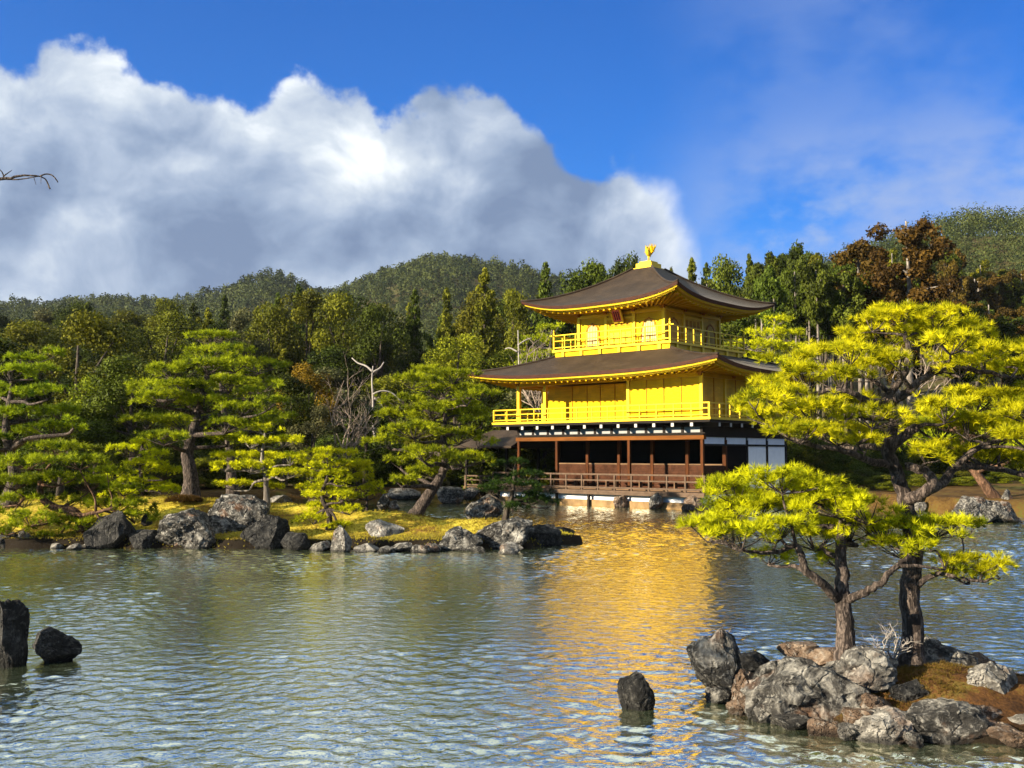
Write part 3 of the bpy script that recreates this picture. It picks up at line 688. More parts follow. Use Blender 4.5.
# second storey ---------------------------------------------------------
Z2 = 4.33
pb('balcony', 'gold_trim', (-PW - B2, B2, -B2, PS + B2, 4.215, Z2))
pb('balcony_soffit', 'dark_wood', (-PW - B2 + .06, B2 - .06, -B2 + .06, PS + B2 - .06, 4.10, 4.212))
railing(-PW - B2 + .1, B2 - .1, -B2 + .1, PS + B2 - .1, Z2, .66, 'gold_trim', 'frbl', .95, rr=.026, knob=.0)
ZW2 = 6.52
for x in (0, -4.22, -PW + 1.9, -PW): pb('post', 'gold_trim', (x - .09, x + .09, -.09, .09, Z2 + .002, ZW2))
for y in (2.13, 4.26, 6.39, PS): pb('post', 'gold_trim', (-.09, .09, y - .09, y + .09, Z2 + .002, ZW2))
for y in (2.13, PS): pb('post', 'gold_trim', (-PW - .09, -PW + .09, y - .09, y + .09, Z2 + .002, ZW2))
def panel(x0, x1, y0, y1, z0, z1, ribs, horiz, name='wall_panel', face=-1, mat='gold_panel'):
    """board wall with raised battens; runs along x if y0 == y1 (roughly) else along y"""
    m = MB(); m.box(x0, x1, y0, y1, z0, z1); t = MB()
    for k in range(horiz):
        z = z0 + (k + .5) * (z1 - z0) / horiz
        if abs(x1 - x0) > abs(y1 - y0): m.box(x0, x1, y0 - .012, y0 - .001, z - .012, z + .012)
        else: m.box(x1 + .001, x1 + .012, y0, y1, z - .012, z + .012)
    o = m.build(name, M[mat], pav)
    for f in ribs:
        if abs(x1 - x0) > abs(y1 - y0): x = x0 + f * (x1 - x0); t.box(x - .018, x + .018, y0 - .03, y0 - .002, z0, z1)
        else: y = y0 + f * (y1 - y0); t.box(x1 + .002, x1 + .03, y - .018, y + .018, z0, z1)
    if ribs: t.build('batten', M['brown_gold'], o)
    return o
panel(-4.13, -.09, -.03, .03, Z2 + .002, ZW2 - .22, (.25, .5, .75), 16)
panel(-PW + 1.05, -4.22, 1.27, 1.33, Z2 + .002, ZW2 - .22, (.27, .43, .57, .72, .85), 14)
pb('side_wall', 'gold_panel', (-4.25, -4.19, .09, 1.265, Z2 + .002, ZW2 - .22), (-PW + 1.02, -PW + 1.08, 1.335, PS, Z2 + .002, ZW2 - .22), (-PW + 1.08, -.09, PS - .03, PS + .03, Z2 + .002, ZW2 - .22))
for j in range(4):
    y0 = j * 2.13; panel(-.03, .03, y0 + .09, y0 + 2.04, Z2 + .002, ZW2 - .22, (.5,), 10)
pb('head_beam', 'gold', (-PW - .16, .16, -.10, .10, ZW2 - .215, ZW2), (-.10, .10, .102, PS + .16, ZW2 - .215, ZW2), (-PW - .10, -PW + .10, .102, PS + .16, ZW2 - .215, ZW2), (-PW + .102, -.102, PS - .1, PS + .1, ZW2 - .215, ZW2))
pb('loggia_ceiling', 'gold', (-PW + .102, -.102, .102, PS - .102, ZW2 - .10, ZW2 - .06))
pb('loggia_floor', 'gold', (-PW + .1, -.1, .1, PS - .1, Z2 + .0012, Z2 + .0018))

# roofs ---------------------------------------------------------
def roof(prefix, hx, hy, tx, ty, ze, zt, up, thick, wallx, wally, zwall, pw=1.45, ns=24, nt=12, fasc=.095):
    """concave hipped roof: eave half sizes hx, hy; top half sizes tx, ty; up: corner lift"""
    def P(side, s, t, off=0.0, inset=0.0):
        s_ = s
        ex, ey = hx - inset, hy - inset
        X = ex + (tx - ex) * t; Yh = ey + (ty - ey) * t
        flare = 1 + .02 * abs(s) ** 4 * (1 - t)
        z = ze + (zt - ze) * (t ** pw * .78 + t * .22) + up * abs(s) ** 3.2 * (1 - t) ** 1.6 + off
        if side == 0: return (CX + s_ * X * flare, CY - Yh * flare, z)
        if side == 1: return (CX + X * flare, CY + s_ * Yh * flare, z)
        if side == 2: return (CX - s_ * X * flare, CY + Yh * flare, z)
        return (CX - X * flare, CY - s_ * Yh * flare, z)
    top = MB(); edge = MB(); fas = MB(); sof = MB(); raf = MB()
    for sd in range(4):
        V = []; Fc = []
        for j in range(nt + 1):
            for i in range(ns + 1): V.append(P(sd, -1 + 2 * i / ns, j / nt))
        Fc = [(j * (ns + 1) + i, j * (ns + 1) + i + 1, (j + 1) * (ns + 1) + i + 1, (j + 1) * (ns + 1) + i) for j in range(nt) for i in range(ns)]
        top.add(V, Fc, True)
        def band(mb, o0, o1, in0, in1):
            V = [P(sd, -1 + 2 * i / ns, 0, o0, in0) for i in range(ns + 1)] + [P(sd, -1 + 2 * i / ns, 0, o1, in1) for i in range(ns + 1)]
            mb.add(V, [(i + ns + 1, i + ns + 2, i + 1, i) for i in range(ns)], True)
        band(edge, 0, -thick, 0, .07); band(edge, -thick, -thick, .07, .20)
        band(fas, -thick - .004, -thick - fasc, .14, .17); band(fas, -thick - fasc, -thick - fasc, .17, .42)
        band(fas, -thick - fasc - .003, -thick - fasc * 1.9, .42, .45); band(fas, -thick - fasc * 1.9, -thick - fasc * 1.9, .45, .7)
        # soffit from the fascia to the wall head
        V = []
        for j in range(5):
            f = j / 4
            for i in range(ns + 1):
                s = -1 + 2 * i / ns; a = Vector(P(sd, s, 0, -thick - fasc * 1.9 + .06, .5))
                wx, wy = wallx, wally
                b = Vector(((CX + s * wx, CY - wy), (CX + wx, CY + s * wy), (CX - s * wx, CY + wy), (CX - wx, CY - s * wy))[sd] + (zwall + .12,))
                V.append(a.lerp(b, f))
        sof.add(V, [((j + 1) * (ns + 1) + i, (j + 1) * (ns + 1) + i + 1, j * (ns + 1) + i + 1, j * (ns + 1) + i) for j in range(4) for i in range(ns)], True)
        L = 2 * (hx if sd % 2 == 0 else hy); nr = int(L / .42)
        for k in range(nr + 1):
            s = -0.97 + 1.94 * k / nr; a = Vector(P(sd, s, 0, -thick - fasc * 1.9 - .02, .46))
            b = Vector(((CX + s * wallx, CY - wally), (CX + wallx, CY + s * wally), (CX - s * wallx, CY + wally), (CX - wallx, CY - s * wally))[sd] + (zwall + .05,))
            raf.bar(a, b, .10, .12)
    r = top.build('roof', M['roof'], pav)
    edge.build('shingle_edge', M['roof_edge'], r); fas.build('fascia', M['gold_trim'], r)
    sof.build('soffit', M['gold'], r); raf.build('rafters', M['gold'], r)
    # brackets along the wall head as sub-parts
    bm_ = MB(); bm_.box(-.09, .09, -.09, .09, 0, .10); bm_.box(-.16, .16, -.16, .16, .103, .20); bme = bm_.mesh('bracket'); bme.materials.append(M['brown_gold'])
    for sx in (-1, -.33, .33, 1):
        for yy in (-1, 1): link('bracket', bme, None, r, (CX + sx * wallx, CY + yy * (wally + .1), zwall - .16))
    for sy in (-.33, .33):
        for xx in (-1, 1): link('bracket', bme, None, r, (CX + xx * (wallx + .1), CY + sy * wally, zwall - .16))
    # hip ridges
    for sd in range(4):
        hip = MB(); hip.tube([Vector(P(sd, 1, j / nt)) + Vector((0, 0, .02)) for j in range(nt + 1)], [.07] * (nt + 1), 6)
        hip.build('hip_ridge', M['roof'], r)
    return r
roof('lower', PW / 2 + R2, PS / 2 + R2, W3 / 2 + B3 - .28, W3 / 2 + B3 - .28, 6.70, 7.95, .40, .16, PW / 2, PS / 2, ZW2, pw=1.25)
# third storey ---------------------------------------------------------
Z3 = 8.24; h3 = W3 / 2; b3 = h3 + B3
pb('balcony_skirt', 'gold', (CX - b3 + .12, CX + b3 - .12, CY - b3 + .12, CY + b3 - .12, 7.70, 8.12))
pb('balcony', 'gold_trim', (CX - b3, CX + b3, CY - b3, CY + b3, 8.123, Z3))
for i in range(6):
    f = -1 + 2 * (i + .5) / 6
    pb('skirt_bracket', 'gold_trim', (CX + f * (b3 - .1) - .09, CX + f * (b3 - .1) + .09, CY - b3 + .04, CY - b3 + .117, 7.86, 8.12))
    pb('skirt_bracket', 'gold_trim', (CX + b3 - .117, CX + b3 - .04, CY + f * (b3 - .1) - .09, CY + f * (b3 - .1) + .09, 7.86, 8.12))
railing(CX - b3 + .08, CX + b3 - .08, CY - b3 + .08, CY + b3 - .08, Z3, .80, 'gold_trim', 'frbl', .78, rr=.024, knob=1)
ZW3 = 10.22
bay = W3 / 3
third = []
def face3(k):
    """one face of the third storey: two arched windows and a panelled door"""
    ang = k * PI / 2
    def T(u, d, z):    # u along the face, d outwards from the wall plane
        x, y = u, -h3 - d
        return (CX + x * math.cos(ang) - y * math.sin(ang), CY + x * math.sin(ang) + y * math.cos(ang), z)
    def fbox(mb, u0, u1, d0, d1, z0, z1):
        vs = [T(u, d, z) for z in (z0, z1) for u, d in ((u0, d1), (u1, d1), (u1, d0), (u0, d0))]
        mb.add(vs, [(3, 2, 1, 0), (4, 5, 6, 7), (0, 1, 5, 4), (1, 2, 6, 5), (2, 3, 7, 6), (3, 0, 4, 7)])
    m = MB(); fbox(m, -h3 + .08, h3 - .08, -.06, 0, Z3 + .002, ZW3)
    for q in range(9): fbox(m, -h3 + .08, h3 - .08, .001, .008, Z3 + .2 + q * .2, Z3 + .215 + q * .2)
    w = m.build('wall', M['gold_panel'], pav)
    for i in range(-1 if k else -1, 3):
        u = -h3 + (i + 1) * bay
        if i == 2 : continue        # the corner post belongs to the next face
        m = MB(); fbox(m, u - .09, u + .09, -.085, .085, Z3 + .003, ZW3 - .002); m.build('post', M['gold_trim'], pav)
    m = MB(); fbox(m, -h3 + .092, h3 - .092, .002, .10, ZW3 - .26, ZW3 - .12); m.build('head_beam', M['gold_trim'], pav)
    for sgn in (-1, 1):        # cusped arch windows
        c = sgn * bay
        def arch(w_, h_):
            pr = [(-w_ * 1.12, 0), (-w_ * 1.0, h_ * .35), (-w_ * .94, h_ * .62), (-w_ * .72, h_ * .82), (-w_ * .42, h_ * .92), (-w_ * .16, h_ * .95), (0, h_)]
            return pr + [(-a, b) for a, b in reversed(pr[:-1])]
        o_, i_ = arch(.50, 1.30), arch(.43, 1.22); z0 = Z3 + .16
        m = MB(); n = len(o_)
        V = [T(c + a, d, z0 + b) for d in (.05, .012) for a, b in o_] + [T(c + a, d, z0 + b) for d in (.05, .012) for a, b in i_]
        fs = []
        for q in range(n - 1): fs += [(q, q + 1, 2 * n + q + 1, 2 * n + q), (q + 1, q, n + q, n + q + 1), (2 * n + q, 2 * n + q + 1, 3 * n + q + 1, 3 * n + q)]
        m.add(V, fs); fr = m.build('window', M['brown_gold'], pav)
        m = MB(); m.add([T(c + a, .014, z0 + b) for a, b in i_], [tuple(range(n))]); m.build('pane', M['window'], fr)
        m = MB()
        for q in range(-3, 4): fbox(m, c + q * .105 - .008, c + q * .105 + .008, .016, .034, z0, z0 + 1.20 * (1 - .1 * abs(q) ** 1.2 / 3))
        m.build('lattice', M['gold'], fr)
    m = MB(); fbox(m, -bay / 2 + .11, bay / 2 - .11, .011, .035, Z3 + .08, Z3 + 1.50); dr = m.build('door', M['gold'], pav)
    m = MB()
    for q in range(4):
        u0 = -bay / 2 + .16 + q * (bay - .32) / 4
        fbox(m, u0 + .02, u0 + .335, .036, .048, Z3 + .18, Z3 + .80); 
    m.build('door_panel', M['gold_trim'], dr)
    m = MB()
    for q in range(4):
        u0 = -bay / 2 + .16 + q * (bay - .32) / 4
        for v in range(4): fbox(m, u0 + .035 + v * .07, u0 + .062 + v * .07, .036, .046, Z3 + .88, Z3 + 1.42)
        fbox(m, u0 + .02, u0 + .335, .047, .052, Z3 + 1.12, Z3 + 1.16)
    m.build('door_lattice', M['brown_gold'], dr)
    m = MB(); fbox(m, -bay / 2 + .09, bay / 2 - .09, .05, .09, Z3 + 1.503, Z3 + 1.60); m.build('door_lintel', M['gold_trim'], pav)
for k in range(4): face3(k)
pb('core', 'gold', (CX - h3 + .2, CX + h3 - .2, CY - h3 + .2, CY + h3 - .2, Z3 + .002, ZW3 + .1))
# name plaque leaning forward under the eave
pl = MB(); zc = ZW3 - .60
def tilt_box(mb, u0, u1, d0, d1, h0, h1):
    c_, s_ = math.cos(.42), math.sin(.42); vs = []
    for h in (h0, h1):
        for u, d in ((u0, d1), (u1, d1), (u1, d0), (u0, d0)):
            vs.append((CX + u, CY - h3 - .14 - (d * c_ + h * s_), zc + h * c_ - d * s_))
    mb.add(vs, [(3, 2, 1, 0), (4, 5, 6, 7), (0, 1, 5, 4), (1, 2, 6, 5), (2, 3, 7, 6), (3, 0, 4, 7)])
tilt_box(pl, -.26, .26, 0, .05, 0, .62); plo = pl.build('name_plaque', M['plaque'], pav)
m = MB()
tilt_box(m, -.34, -.262, -.01, .09, -.08, .70); tilt_box(m, .262, .34, -.01, .09, -.08, .70); tilt_box(m, -.26, .26, -.01, .09, -.08, -.002); tilt_box(m, -.26, .26, -.01, .09, .622, .70)
m.build('plaque_frame', M['gold_trim'], plo)
m = MB()
for u in (-.13, .0, .13): tilt_box(m, u - .03, u + .03, .051, .062, .08, .54)
m.build('plaque_strokes', M['dark_wood'], plo)
roof('upper', h3 + R3, h3 + R3, .62, .62, 10.40, 12.80, .53, .15, h3, h3, ZW3, pw=1.5)
# ridge pedestal and phoenix
ZA = 12.72
pb('pedestal', 'gold_trim', (CX - .64, CX + .64, CY - .64, CY + .64, ZA, ZA + .10), (CX - .50, CX + .50, CY - .50, CY + .50, ZA + .103, ZA + .36), (CX - .36, CX + .36, CY - .36, CY + .36, ZA + .363, ZA + .48))
ph = MB(); zb = ZA + .48
def pp(x, y, z): return (CX + x * .55, CY + y * .6, zb + z * .92)
for s in (-.07, .07): ph.tube([pp(s, 0, 0), pp(s * .9, .02, .25), pp(s * .8, 0, .42)], [.03, .026, .05], 6)
ph.tube([pp(.0, .26, .36), pp(0, .12, .42), pp(0, -.06, .50), pp(0, -.17, .64), pp(0, -.19, .78), pp(0, -.20, .86), pp(0, -.30, .87), pp(0, -.37, .84)], [.05, .12, .14, .09, .055, .06, .04, .008], 8)
bird = ph.build('phoenix', M['gold_trim'], pav)
for s, nm in ((-1, 'wing'), (1, 'wing')):
    m = MB()
    for k in range(6):
        f = k / 5; m.tube([pp(s * .10, .0 + .05 * f, .48), pp(s * (.30 + .02 * k), .03 + .08 * f, .62 + .07 * (5 - k)), pp(s * (.40 + .05 * k), .06 + .14 * f, 1.06 - .085 * k)], [.03, .04, .008], 5)
    m.build(nm, M['gold'], bird)
m = MB()
for k in range(7):
    a = (k - 3) * .16; m.tube([pp(0, .2, .38), pp(a * .5, .40, .62), pp(a * 1.0, .50, .95), pp(a * 1.3, .44, 1.20 - .25 * abs(a))], [.04, .035, .035, .008], 5)
m.build('tail', M['gold'], bird)
# fishing porch on the far side
ZF = .72; fx0, fx1, fy0, fy1 = -PW - 4.6, -PW - 1.2, .3, 3.3
pb('porch_deck', 'deck_wood', (fx0, -PW - .62, fy0, fy1, ZF - .12, ZF))
for x in (fx0 + .15, fx1 - .1):
    for y in (fy0 + .12, fy1 - .12): pb('porch_post', 'dark_wood', (x - .07, x + .07, y - .07, y + .07, -.5, 2.92))
pb('porch_beam', 'red_wood', (fx0, fx1 + .2, fy0 + .03, fy0 + .21, 2.923, 3.06), (fx0, fx1 + .2, fy1 - .21, fy1 - .03, 2.923, 3.06))
m = MB(); ex, ey = 0.75, .75; zc0, zc1 = 3.03, 4.0; mid = (fy0 + fy1) / 2
V = [(fx0 - ex, fy0 - ey, zc0), (fx1 + 1.0, fy0 - ey, zc0), (fx1 + 1.0, fy1 + ey, zc0), (fx0 - ex, fy1 + ey, zc0), (fx0 + 1.0, mid, zc1), (fx1 + 1.0, mid, zc1)]
Fx = [(0, 1, 5, 4), (2, 3, 4, 5), (3, 0, 4), (1, 2, 5)]
m.add(V, Fx); m.add([(x, y, z - .10) for x, y, z in V], [tuple(reversed(f)) for f in Fx]); m.add([V[i] for i in range(4)] + [(V[i][0], V[i][1], V[i][2] - .1) for i in range(4)], [(0, 4, 5, 1), (1, 5, 6, 2), (2, 6, 7, 3), (3, 7, 4, 0)])
m.build('porch_roof', M['roof'], pav)
railing(fx0 + .1, fx1 + 1.4, fy0 + .1, fy1 - .1, ZF, .62, 'grey_wood', 'fl', 1.1, rr=.035)

# ------------------------------------------------------------------ pines
def curve_pts(pts, n=5):
    """Catmull-Rom through points"""
    P = [Vector(p) for p in pts]; P = [P[0] * 2 - P[1]] + P + [P[-1] * 2 - P[-2]]; out = []
    for i in range(1, len(P) - 2):
        for k in range(n):
            t = k / n; a, b, c, d = P[i - 1], P[i], P[i + 1], P[i + 2]
            out.append(.5 * ((2 * b) + (c - a) * t + (2 * a - 5 * b + 4 * c - d) * t * t + (3 * b - a - 3 * c + d) * t ** 3))
    out.append(P[-2]); return out
def taper(n, r0, r1, p=1.0): return [r0 + (r1 - r0) * (i / max(1, n - 1)) ** p for i in range(n)]
def needle_tris(C, A, L, w, k, g, up=.9):
    """k needles round axis A from every centre C"""
    n = len(C); rd = unit(g.normal(size=(n, k, 3)))
    d = unit(A[:, None, :] * up + rd * .85); ln = L * g.uniform(.65, 1.15, (n, k, 1))
    sd = unit(np.cross(d, g.normal(size=(n, k, 3)))); b = C[:, None, :] + d * ln * .05
    wd = w * .5
    T = np.stack([b - sd * wd, b + sd * wd, C[:, None, :] + d * ln], 2)
    return T.reshape(-1, 3)
def pine(label, trunk, r0, r1, pads, needle, bark, tuft=.1, nw=.005, k=16, clump=.16, dens=1.0, limbs=(), group=None, name='pine_tree', seed=0, thick=.5, flat=.62, minr=.012, anchor_lift=.25):
    """trunk: world points; pads: (centre, rx, ry, rz); limbs: (points, r0, r1)"""
    g = np.random.default_rng(1000 + seed); rr = random.Random(seed)
    base = Vector(trunk[0]); root = empty(name, base); tag(root, label, 'tree', group)
    wood = MB(); tp = curve_pts(trunk, 6); tr = taper(len(tp), r0, r1, .8)
    tp = [p + Vector((rr.gauss(0, r0 * .05), rr.gauss(0, r0 * .05), 0)) for p in tp]
    tr2 = [r * (1 + .38 * max(0, 1 - i / 3.5)) for i, r in enumerate(tr)]
    tp[0] = tp[0] - Vector((0, 0, .12))
    wood.tube([p - base for p in tp], tr2, 10)
    nodes = [(p, r) for p, r in zip(tp, tr)][len(tp) // 3:]
    for pts, a, b in limbs:
        lp = curve_pts(pts, 5); lr = taper(len(lp), a, b); lp = [p + Vector((rr.gauss(0, a * .12), rr.gauss(0, a * .12), rr.gauss(0, a * .12))) for p in lp]
        wood.tube([p - base for p in lp], lr, 8); nodes += list(zip(lp, lr))[1:]
    Cs, As, Ts = [], [], []
    for (c, rx, ry, rz) in pads:
        c = Vector(c); foot = c - Vector((0, 0, rz * 1.0))
        q, rq = min(nodes, key=lambda t: (t[0] - foot).length + max(0, t[0].z - foot.z) * 1.5 + .0 / t[1])
        dist = (foot - q).length; sag = Vector((rr.gauss(0, .06), rr.gauss(0, .06), rr.uniform(-.02, anchor_lift) * .5)) * dist
        ra = max(minr, min(rq * .7, .05 * dist + minr))
        bp = curve_pts([q, q.lerp(foot, .35) + sag * .8, q.lerp(foot, .7) + Vector((rr.gauss(0, .07), rr.gauss(0, .07), rr.gauss(0, .04))) * dist, foot], 4)
        wood.tube([p - base for p in bp], taper(len(bp), ra, max(minr * .7, ra * .4)), 6)
        area = PI * rx * ry; ncl = max(5, int(area / (clump * clump * 1.9) * dens))
        lob = g.uniform(0, 6.28, 3)
        for i in range(ncl):
            a = rr.uniform(0, 2 * PI); rad = math.sqrt(rr.uniform(.02, 1)) * (1 + .16 * math.sin(2 * a + lob[0]) + .14 * math.sin(3 * a + lob[1]) + .1 * math.sin(5 * a + lob[2]))
            zz = math.sqrt(max(0, 1 - min(1, rad * rad * .8))) * rz * rr.uniform(flat, 1.05) - (rr.random() < .13) * rz * rr.uniform(.2, 1.0)
            cc = c + Vector((math.cos(a) * rad * rx, math.sin(a) * rad * ry, zz))
            # twig
            mid = foot.lerp(cc, .55) + Vector((0, 0, -.15 * rz))
            if rr.random() < .6: wood.tube([foot - base, mid - base, cc - base], [max(minr * .6, ra * .28), minr * .5, minr * .32], 4, False)
            nt = max(4, int(11 * rr.uniform(.6, 1.3)))
            off = g.normal(size=(nt, 3)) * np.array([clump * .55, clump * .55, clump * .30])
            pc = np.array(cc) + off
            out = np.array([math.cos(a) * rad * .55, math.sin(a) * rad * .55, .75])
            ax = unit(out + g.normal(size=(nt, 3)) * .35 + off / clump * .35)
            Cs.append(pc); As.append(ax); Ts.append(np.clip(rr.gauss(.5, .22) + g.normal(size=nt) * .14, 0, 1))
    C = np.concatenate(Cs) - np.array(base); A = np.concatenate(As); T = np.concatenate(Ts)
    V = needle_tris(C, A, tuft, nw, k, g)
    wood.build('trunk', M[bark], root)
    link('crown', raw_mesh('crown', V, 3, np.repeat(T, k)), M[needle], root)
    return root
def pads_px(lst, Y, dY=.3, seed=1, ryk=.85, jx=0):
    """(px, py, half width px, half height px) -> pads spread in depth about Y"""
    r = random.Random(seed); out = []
    for t in lst:
        px, py, w, h = t[:4]; yy = Y + (t[4] if len(t) > 4 else r.uniform(-dY, dY)); s = yy / F_PX
        if 26 < Y < 45: px += r.uniform(-5, 5); py += r.uniform(-3, 3); w *= r.uniform(.68, .98)
        out.append((at(px, py, yy), w * s, w * s * ryk, h * s * (1.0 if Y < 15 else .85)))
    return out
# near islet: thick low pine
YA, YB = 10.35, 10.75
lowpads = [(782, 482, 42, 12), (738, 492, 38, 12), (812, 492, 30, 10), (760, 505, 40, 12), (722, 524, 30, 12), (742, 538, 34, 11), (775, 532, 38, 12), (815, 540, 36, 11), (838, 505, 42, 13),
           (868, 512, 40, 13), (850, 530, 40, 12), (885, 530, 40, 13), (800, 512, 36, 11), (735, 512, 36, 11), (712, 535, 20, 8), (700, 528, 16, 7), (768, 558, 22, 7), (836, 560, 20, 7), (905, 548, 36, 12), (935, 528, 40, 10), (962, 530, 26, 9)]
pine('thick low pine of the near islet with forked limbs and flat bright pads',
     [at(847, 664, YA), at(845, 632, YA), at(843, 600, YA), at(842, 575, YA + .02), at(840, 548, YA + .05), at(843, 520, YA + .1)], .115, .045, pads_px(lowpads, YA + .1, .45, 3, .8), 'needle_near', 'bark',
     tuft=.084, nw=.0056, k=25, clump=.082, dens=.60, seed=11,
     limbs=[([at(838, 600, YA), at(822, 584, YA - .15), at(806, 572, YA - .2), at(802, 556, YA - .2), at(796, 545, YA - .15)], .055, .03),
            ([at(842, 601, YA), at(862, 594, YA - .15), at(880, 583, YA - .25), at(896, 566, YA - .25), at(912, 557, YA - .2)], .05, .022),
            ([at(796, 545, YA - .15), at(775, 552, YA - .2), at(752, 552, YA - .2), at(732, 548, YA - .2)], .028, .012),
            ([at(896, 566, YA - .25), at(918, 566, YA - .3), at(945, 570, YA - .25)], .022, .012)])
hp = [(872, 322, 26, 10), (900, 318, 34, 10), (935, 320, 34, 11), (962, 332, 32, 10), (880, 340, 36, 11), (918, 338, 34, 10), (950, 345, 32, 10), (985, 352, 32, 10), (1015, 355, 30, 10),
      (792, 362, 26, 9), (822, 358, 30, 11), (850, 356, 30, 10), (808, 378, 34, 11), (840, 380, 34, 10), (872, 372, 34, 10), (770, 388, 24, 9), (755, 402, 24, 8), (790, 398, 32, 10), (960, 368, 36, 10), (1000, 376, 34, 11), (1030, 372, 34, 11),
      (900, 362, 30, 9), (780, 418, 34, 10), (812, 412, 34, 11), (845, 408, 34, 11), (872, 418, 32, 11), (800, 434, 36, 10), (838, 436, 36, 10), (865, 444, 26, 9), (945, 412, 34, 11), (975, 402, 38, 12), (1008, 404, 36, 12), (1035, 412, 36, 12),
      (940, 432, 34, 11), (968, 428, 38, 12), (1000, 434, 38, 12), (1030, 440, 34, 12), (950, 452, 30, 9), (985, 458, 36, 10), (1018, 464, 34, 10), (748, 412, 16, 6), (1060, 430, 40, 12), (1055, 395, 36, 12), (925, 455, 20, 8),
      (952, 566, 30, 9, -.35), (980, 565, 28, 8, -.5), (1000, 572, 18, 6, -.5), (965, 577, 26, 7, -.4)]
pine('tall slender islet pine whose wide bright canopy reaches past the roof edge',
     [at(910, 668, YB), at(913, 635, YB), at(909, 590, YB), at(914, 550, YB), at(908, 515, YB), at(903, 492, YB), at(895, 468, YB - .05), at(888, 448, YB - .1), at(893, 425, YB), at(886, 402, YB + .05), at(898, 384, YB + .1), at(910, 360, YB + .15), at(905, 335, YB + .15)], .128, .025,
     pads_px(hp, YB + .05, .75, 5), 'needle_near', 'bark', tuft=.084, nw=.0056, k=25, clump=.084, dens=.55, seed=12,
     limbs=[([at(905, 500, YB), at(922, 494, YB - .2), at(932, 482, YB - .25), at(925, 472, YB - .2), at(905, 466, YB - .1)], .07, .045),
            ([at(930, 490, YB - .2), at(944, 482, YB - .1), at(952, 470, YB), at(972, 466, YB + .1), at(1000, 470, YB + .2), at(1030, 476, YB + .2)], .055, .025),
            ([at(889, 450, YB - .1), at(902, 438, YB - .2), at(916, 427, YB - .3)], .055, .05),
            ([at(893, 466, YB), at(868, 460, YB - .3), at(842, 450, YB - .4), at(815, 446, YB - .4), at(790, 438, YB - .3)], .045, .018),
            ([at(890, 404, YB), at(908, 392, YB - .2), at(925, 377, YB - .2), at(950, 368, YB - .1), at(985, 372, YB), at(1010, 378, YB)], .05, .02),
            ([at(884, 404, YB), at(866, 400, YB - .3), at(852, 392, YB - .4), at(832, 390, YB - .4), at(812, 394, YB - .3)], .045, .018),
            ([at(952, 470, YB), at(972, 452, YB - .1), at(990, 443, YB - .1), at(1012, 438, YB)], .04, .02),
            ([at(912, 590, YB), at(935, 574, YB - .3), at(960, 578, YB - .5), at(985, 582, YB - .6)], .035, .014)])
# bare thorny shrub between the two trunks
def bare_shrub(base, h, spread, n, mat, label, seed, name='bare_shrub', r0=.012, depth=3, group=None, cat='shrub', lean=0):
    r = random.Random(seed); m = MB(); base = Vector(base)
    def grow(p, d, L, rad, k):
        pts = [p]; q = p.copy(); dd = d.copy()
        for i in range(4):
            dd = (dd + Vector((r.gauss(0, .22), r.gauss(0, .22), r.gauss(.06, .14)))).normalized(); q = q + dd * L / 4; pts.append(q.copy())
        m.tube([x - base for x in pts], taper(5, rad, rad * .5), 5, False)
        if k > 0:
            for i in range(r.choice((2, 3, 3))):
                j = r.randint(1, 4); nd = (dd + Vector((r.gauss(0, .7), r.gauss(0, .7), r.gauss(.15, .4)))).normalized(); grow(pts[j], nd, L * r.uniform(.5, .75), rad * .55, k - 1)
    for i in range(n):
        a = r.uniform(0, 2 * PI); grow(base.copy(), Vector((math.cos(a) * spread + lean, math.sin(a) * spread, 1)).normalized(), h * r.uniform(.4, .62), r0 * r.uniform(.7, 1.2), depth)
    o = m.build(name, M[mat], None, base); tag(o, label, cat, group); return o
bare_shrub(at(893, 664, 10.7), .55, .9, 6, 'dead_wood', 'leafless pale shrub between the two islet trunks', 3, r0=.013)

# ------------------------------------------------------------------ island pines
kw = dict(tuft=.16, nw=.018, k=13, clump=.15, minr=.02, dens=.60)
ks = dict(tuft=.12, nw=.015, k=13, clump=.12, minr=.014, dens=.62)
YL = 32.0
def zi(px, Y):      # ground height under a pixel column on the left island
    X = (px - 512) / F_PX * Y; return float(island_z(np.array([X]), np.array([Y]))[0])
def ibase(px, Y): return Vector(((px - 512) / F_PX * Y, Y, zi(px, Y)))
pine('big umbrella pine with a thick pale trunk in the middle of the left island',
     [ibase(192, YL), at(191, 478, YL), at(187, 455, YL), at(192, 435, YL), at(200, 405, YL), at(207, 375, YL), at(210, 372, YL)], .30, .05,
     pads_px([(172, 372, 32, 9), (205, 366, 34, 9), (238, 368, 26, 9), (150, 386, 24, 7), (190, 386, 36, 9), (228, 388, 34, 9), (255, 392, 20, 7), (160, 402, 34, 9), (205, 406, 38, 9), (245, 408, 26, 8), (150, 420, 26, 8), (185, 424, 38, 9), (225, 424, 34, 9), (262, 424, 20, 7), (205, 352, 26, 8), (168, 438, 26, 7), (228, 440, 28, 7)], YL, 1.2, 21),
     'needle_mid', 'bark', seed=21, **kw)
pine('paler pine rising behind the umbrella pine of the left island', [at(232, 500, 37.5), at(230, 450, 37.5), at(222, 400, 37.5), at(221, 362, 37.5)], .22, .04,
     pads_px([(215, 342, 24, 8), (235, 352, 30, 9), (200, 358, 22, 7), (255, 366, 26, 8), (265, 384, 24, 8), (270, 402, 24, 8), (240, 376, 28, 8), (275, 420, 20, 7)], 37.5, .9, 22), 'needle_mid', 'bark', seed=22, **kw)
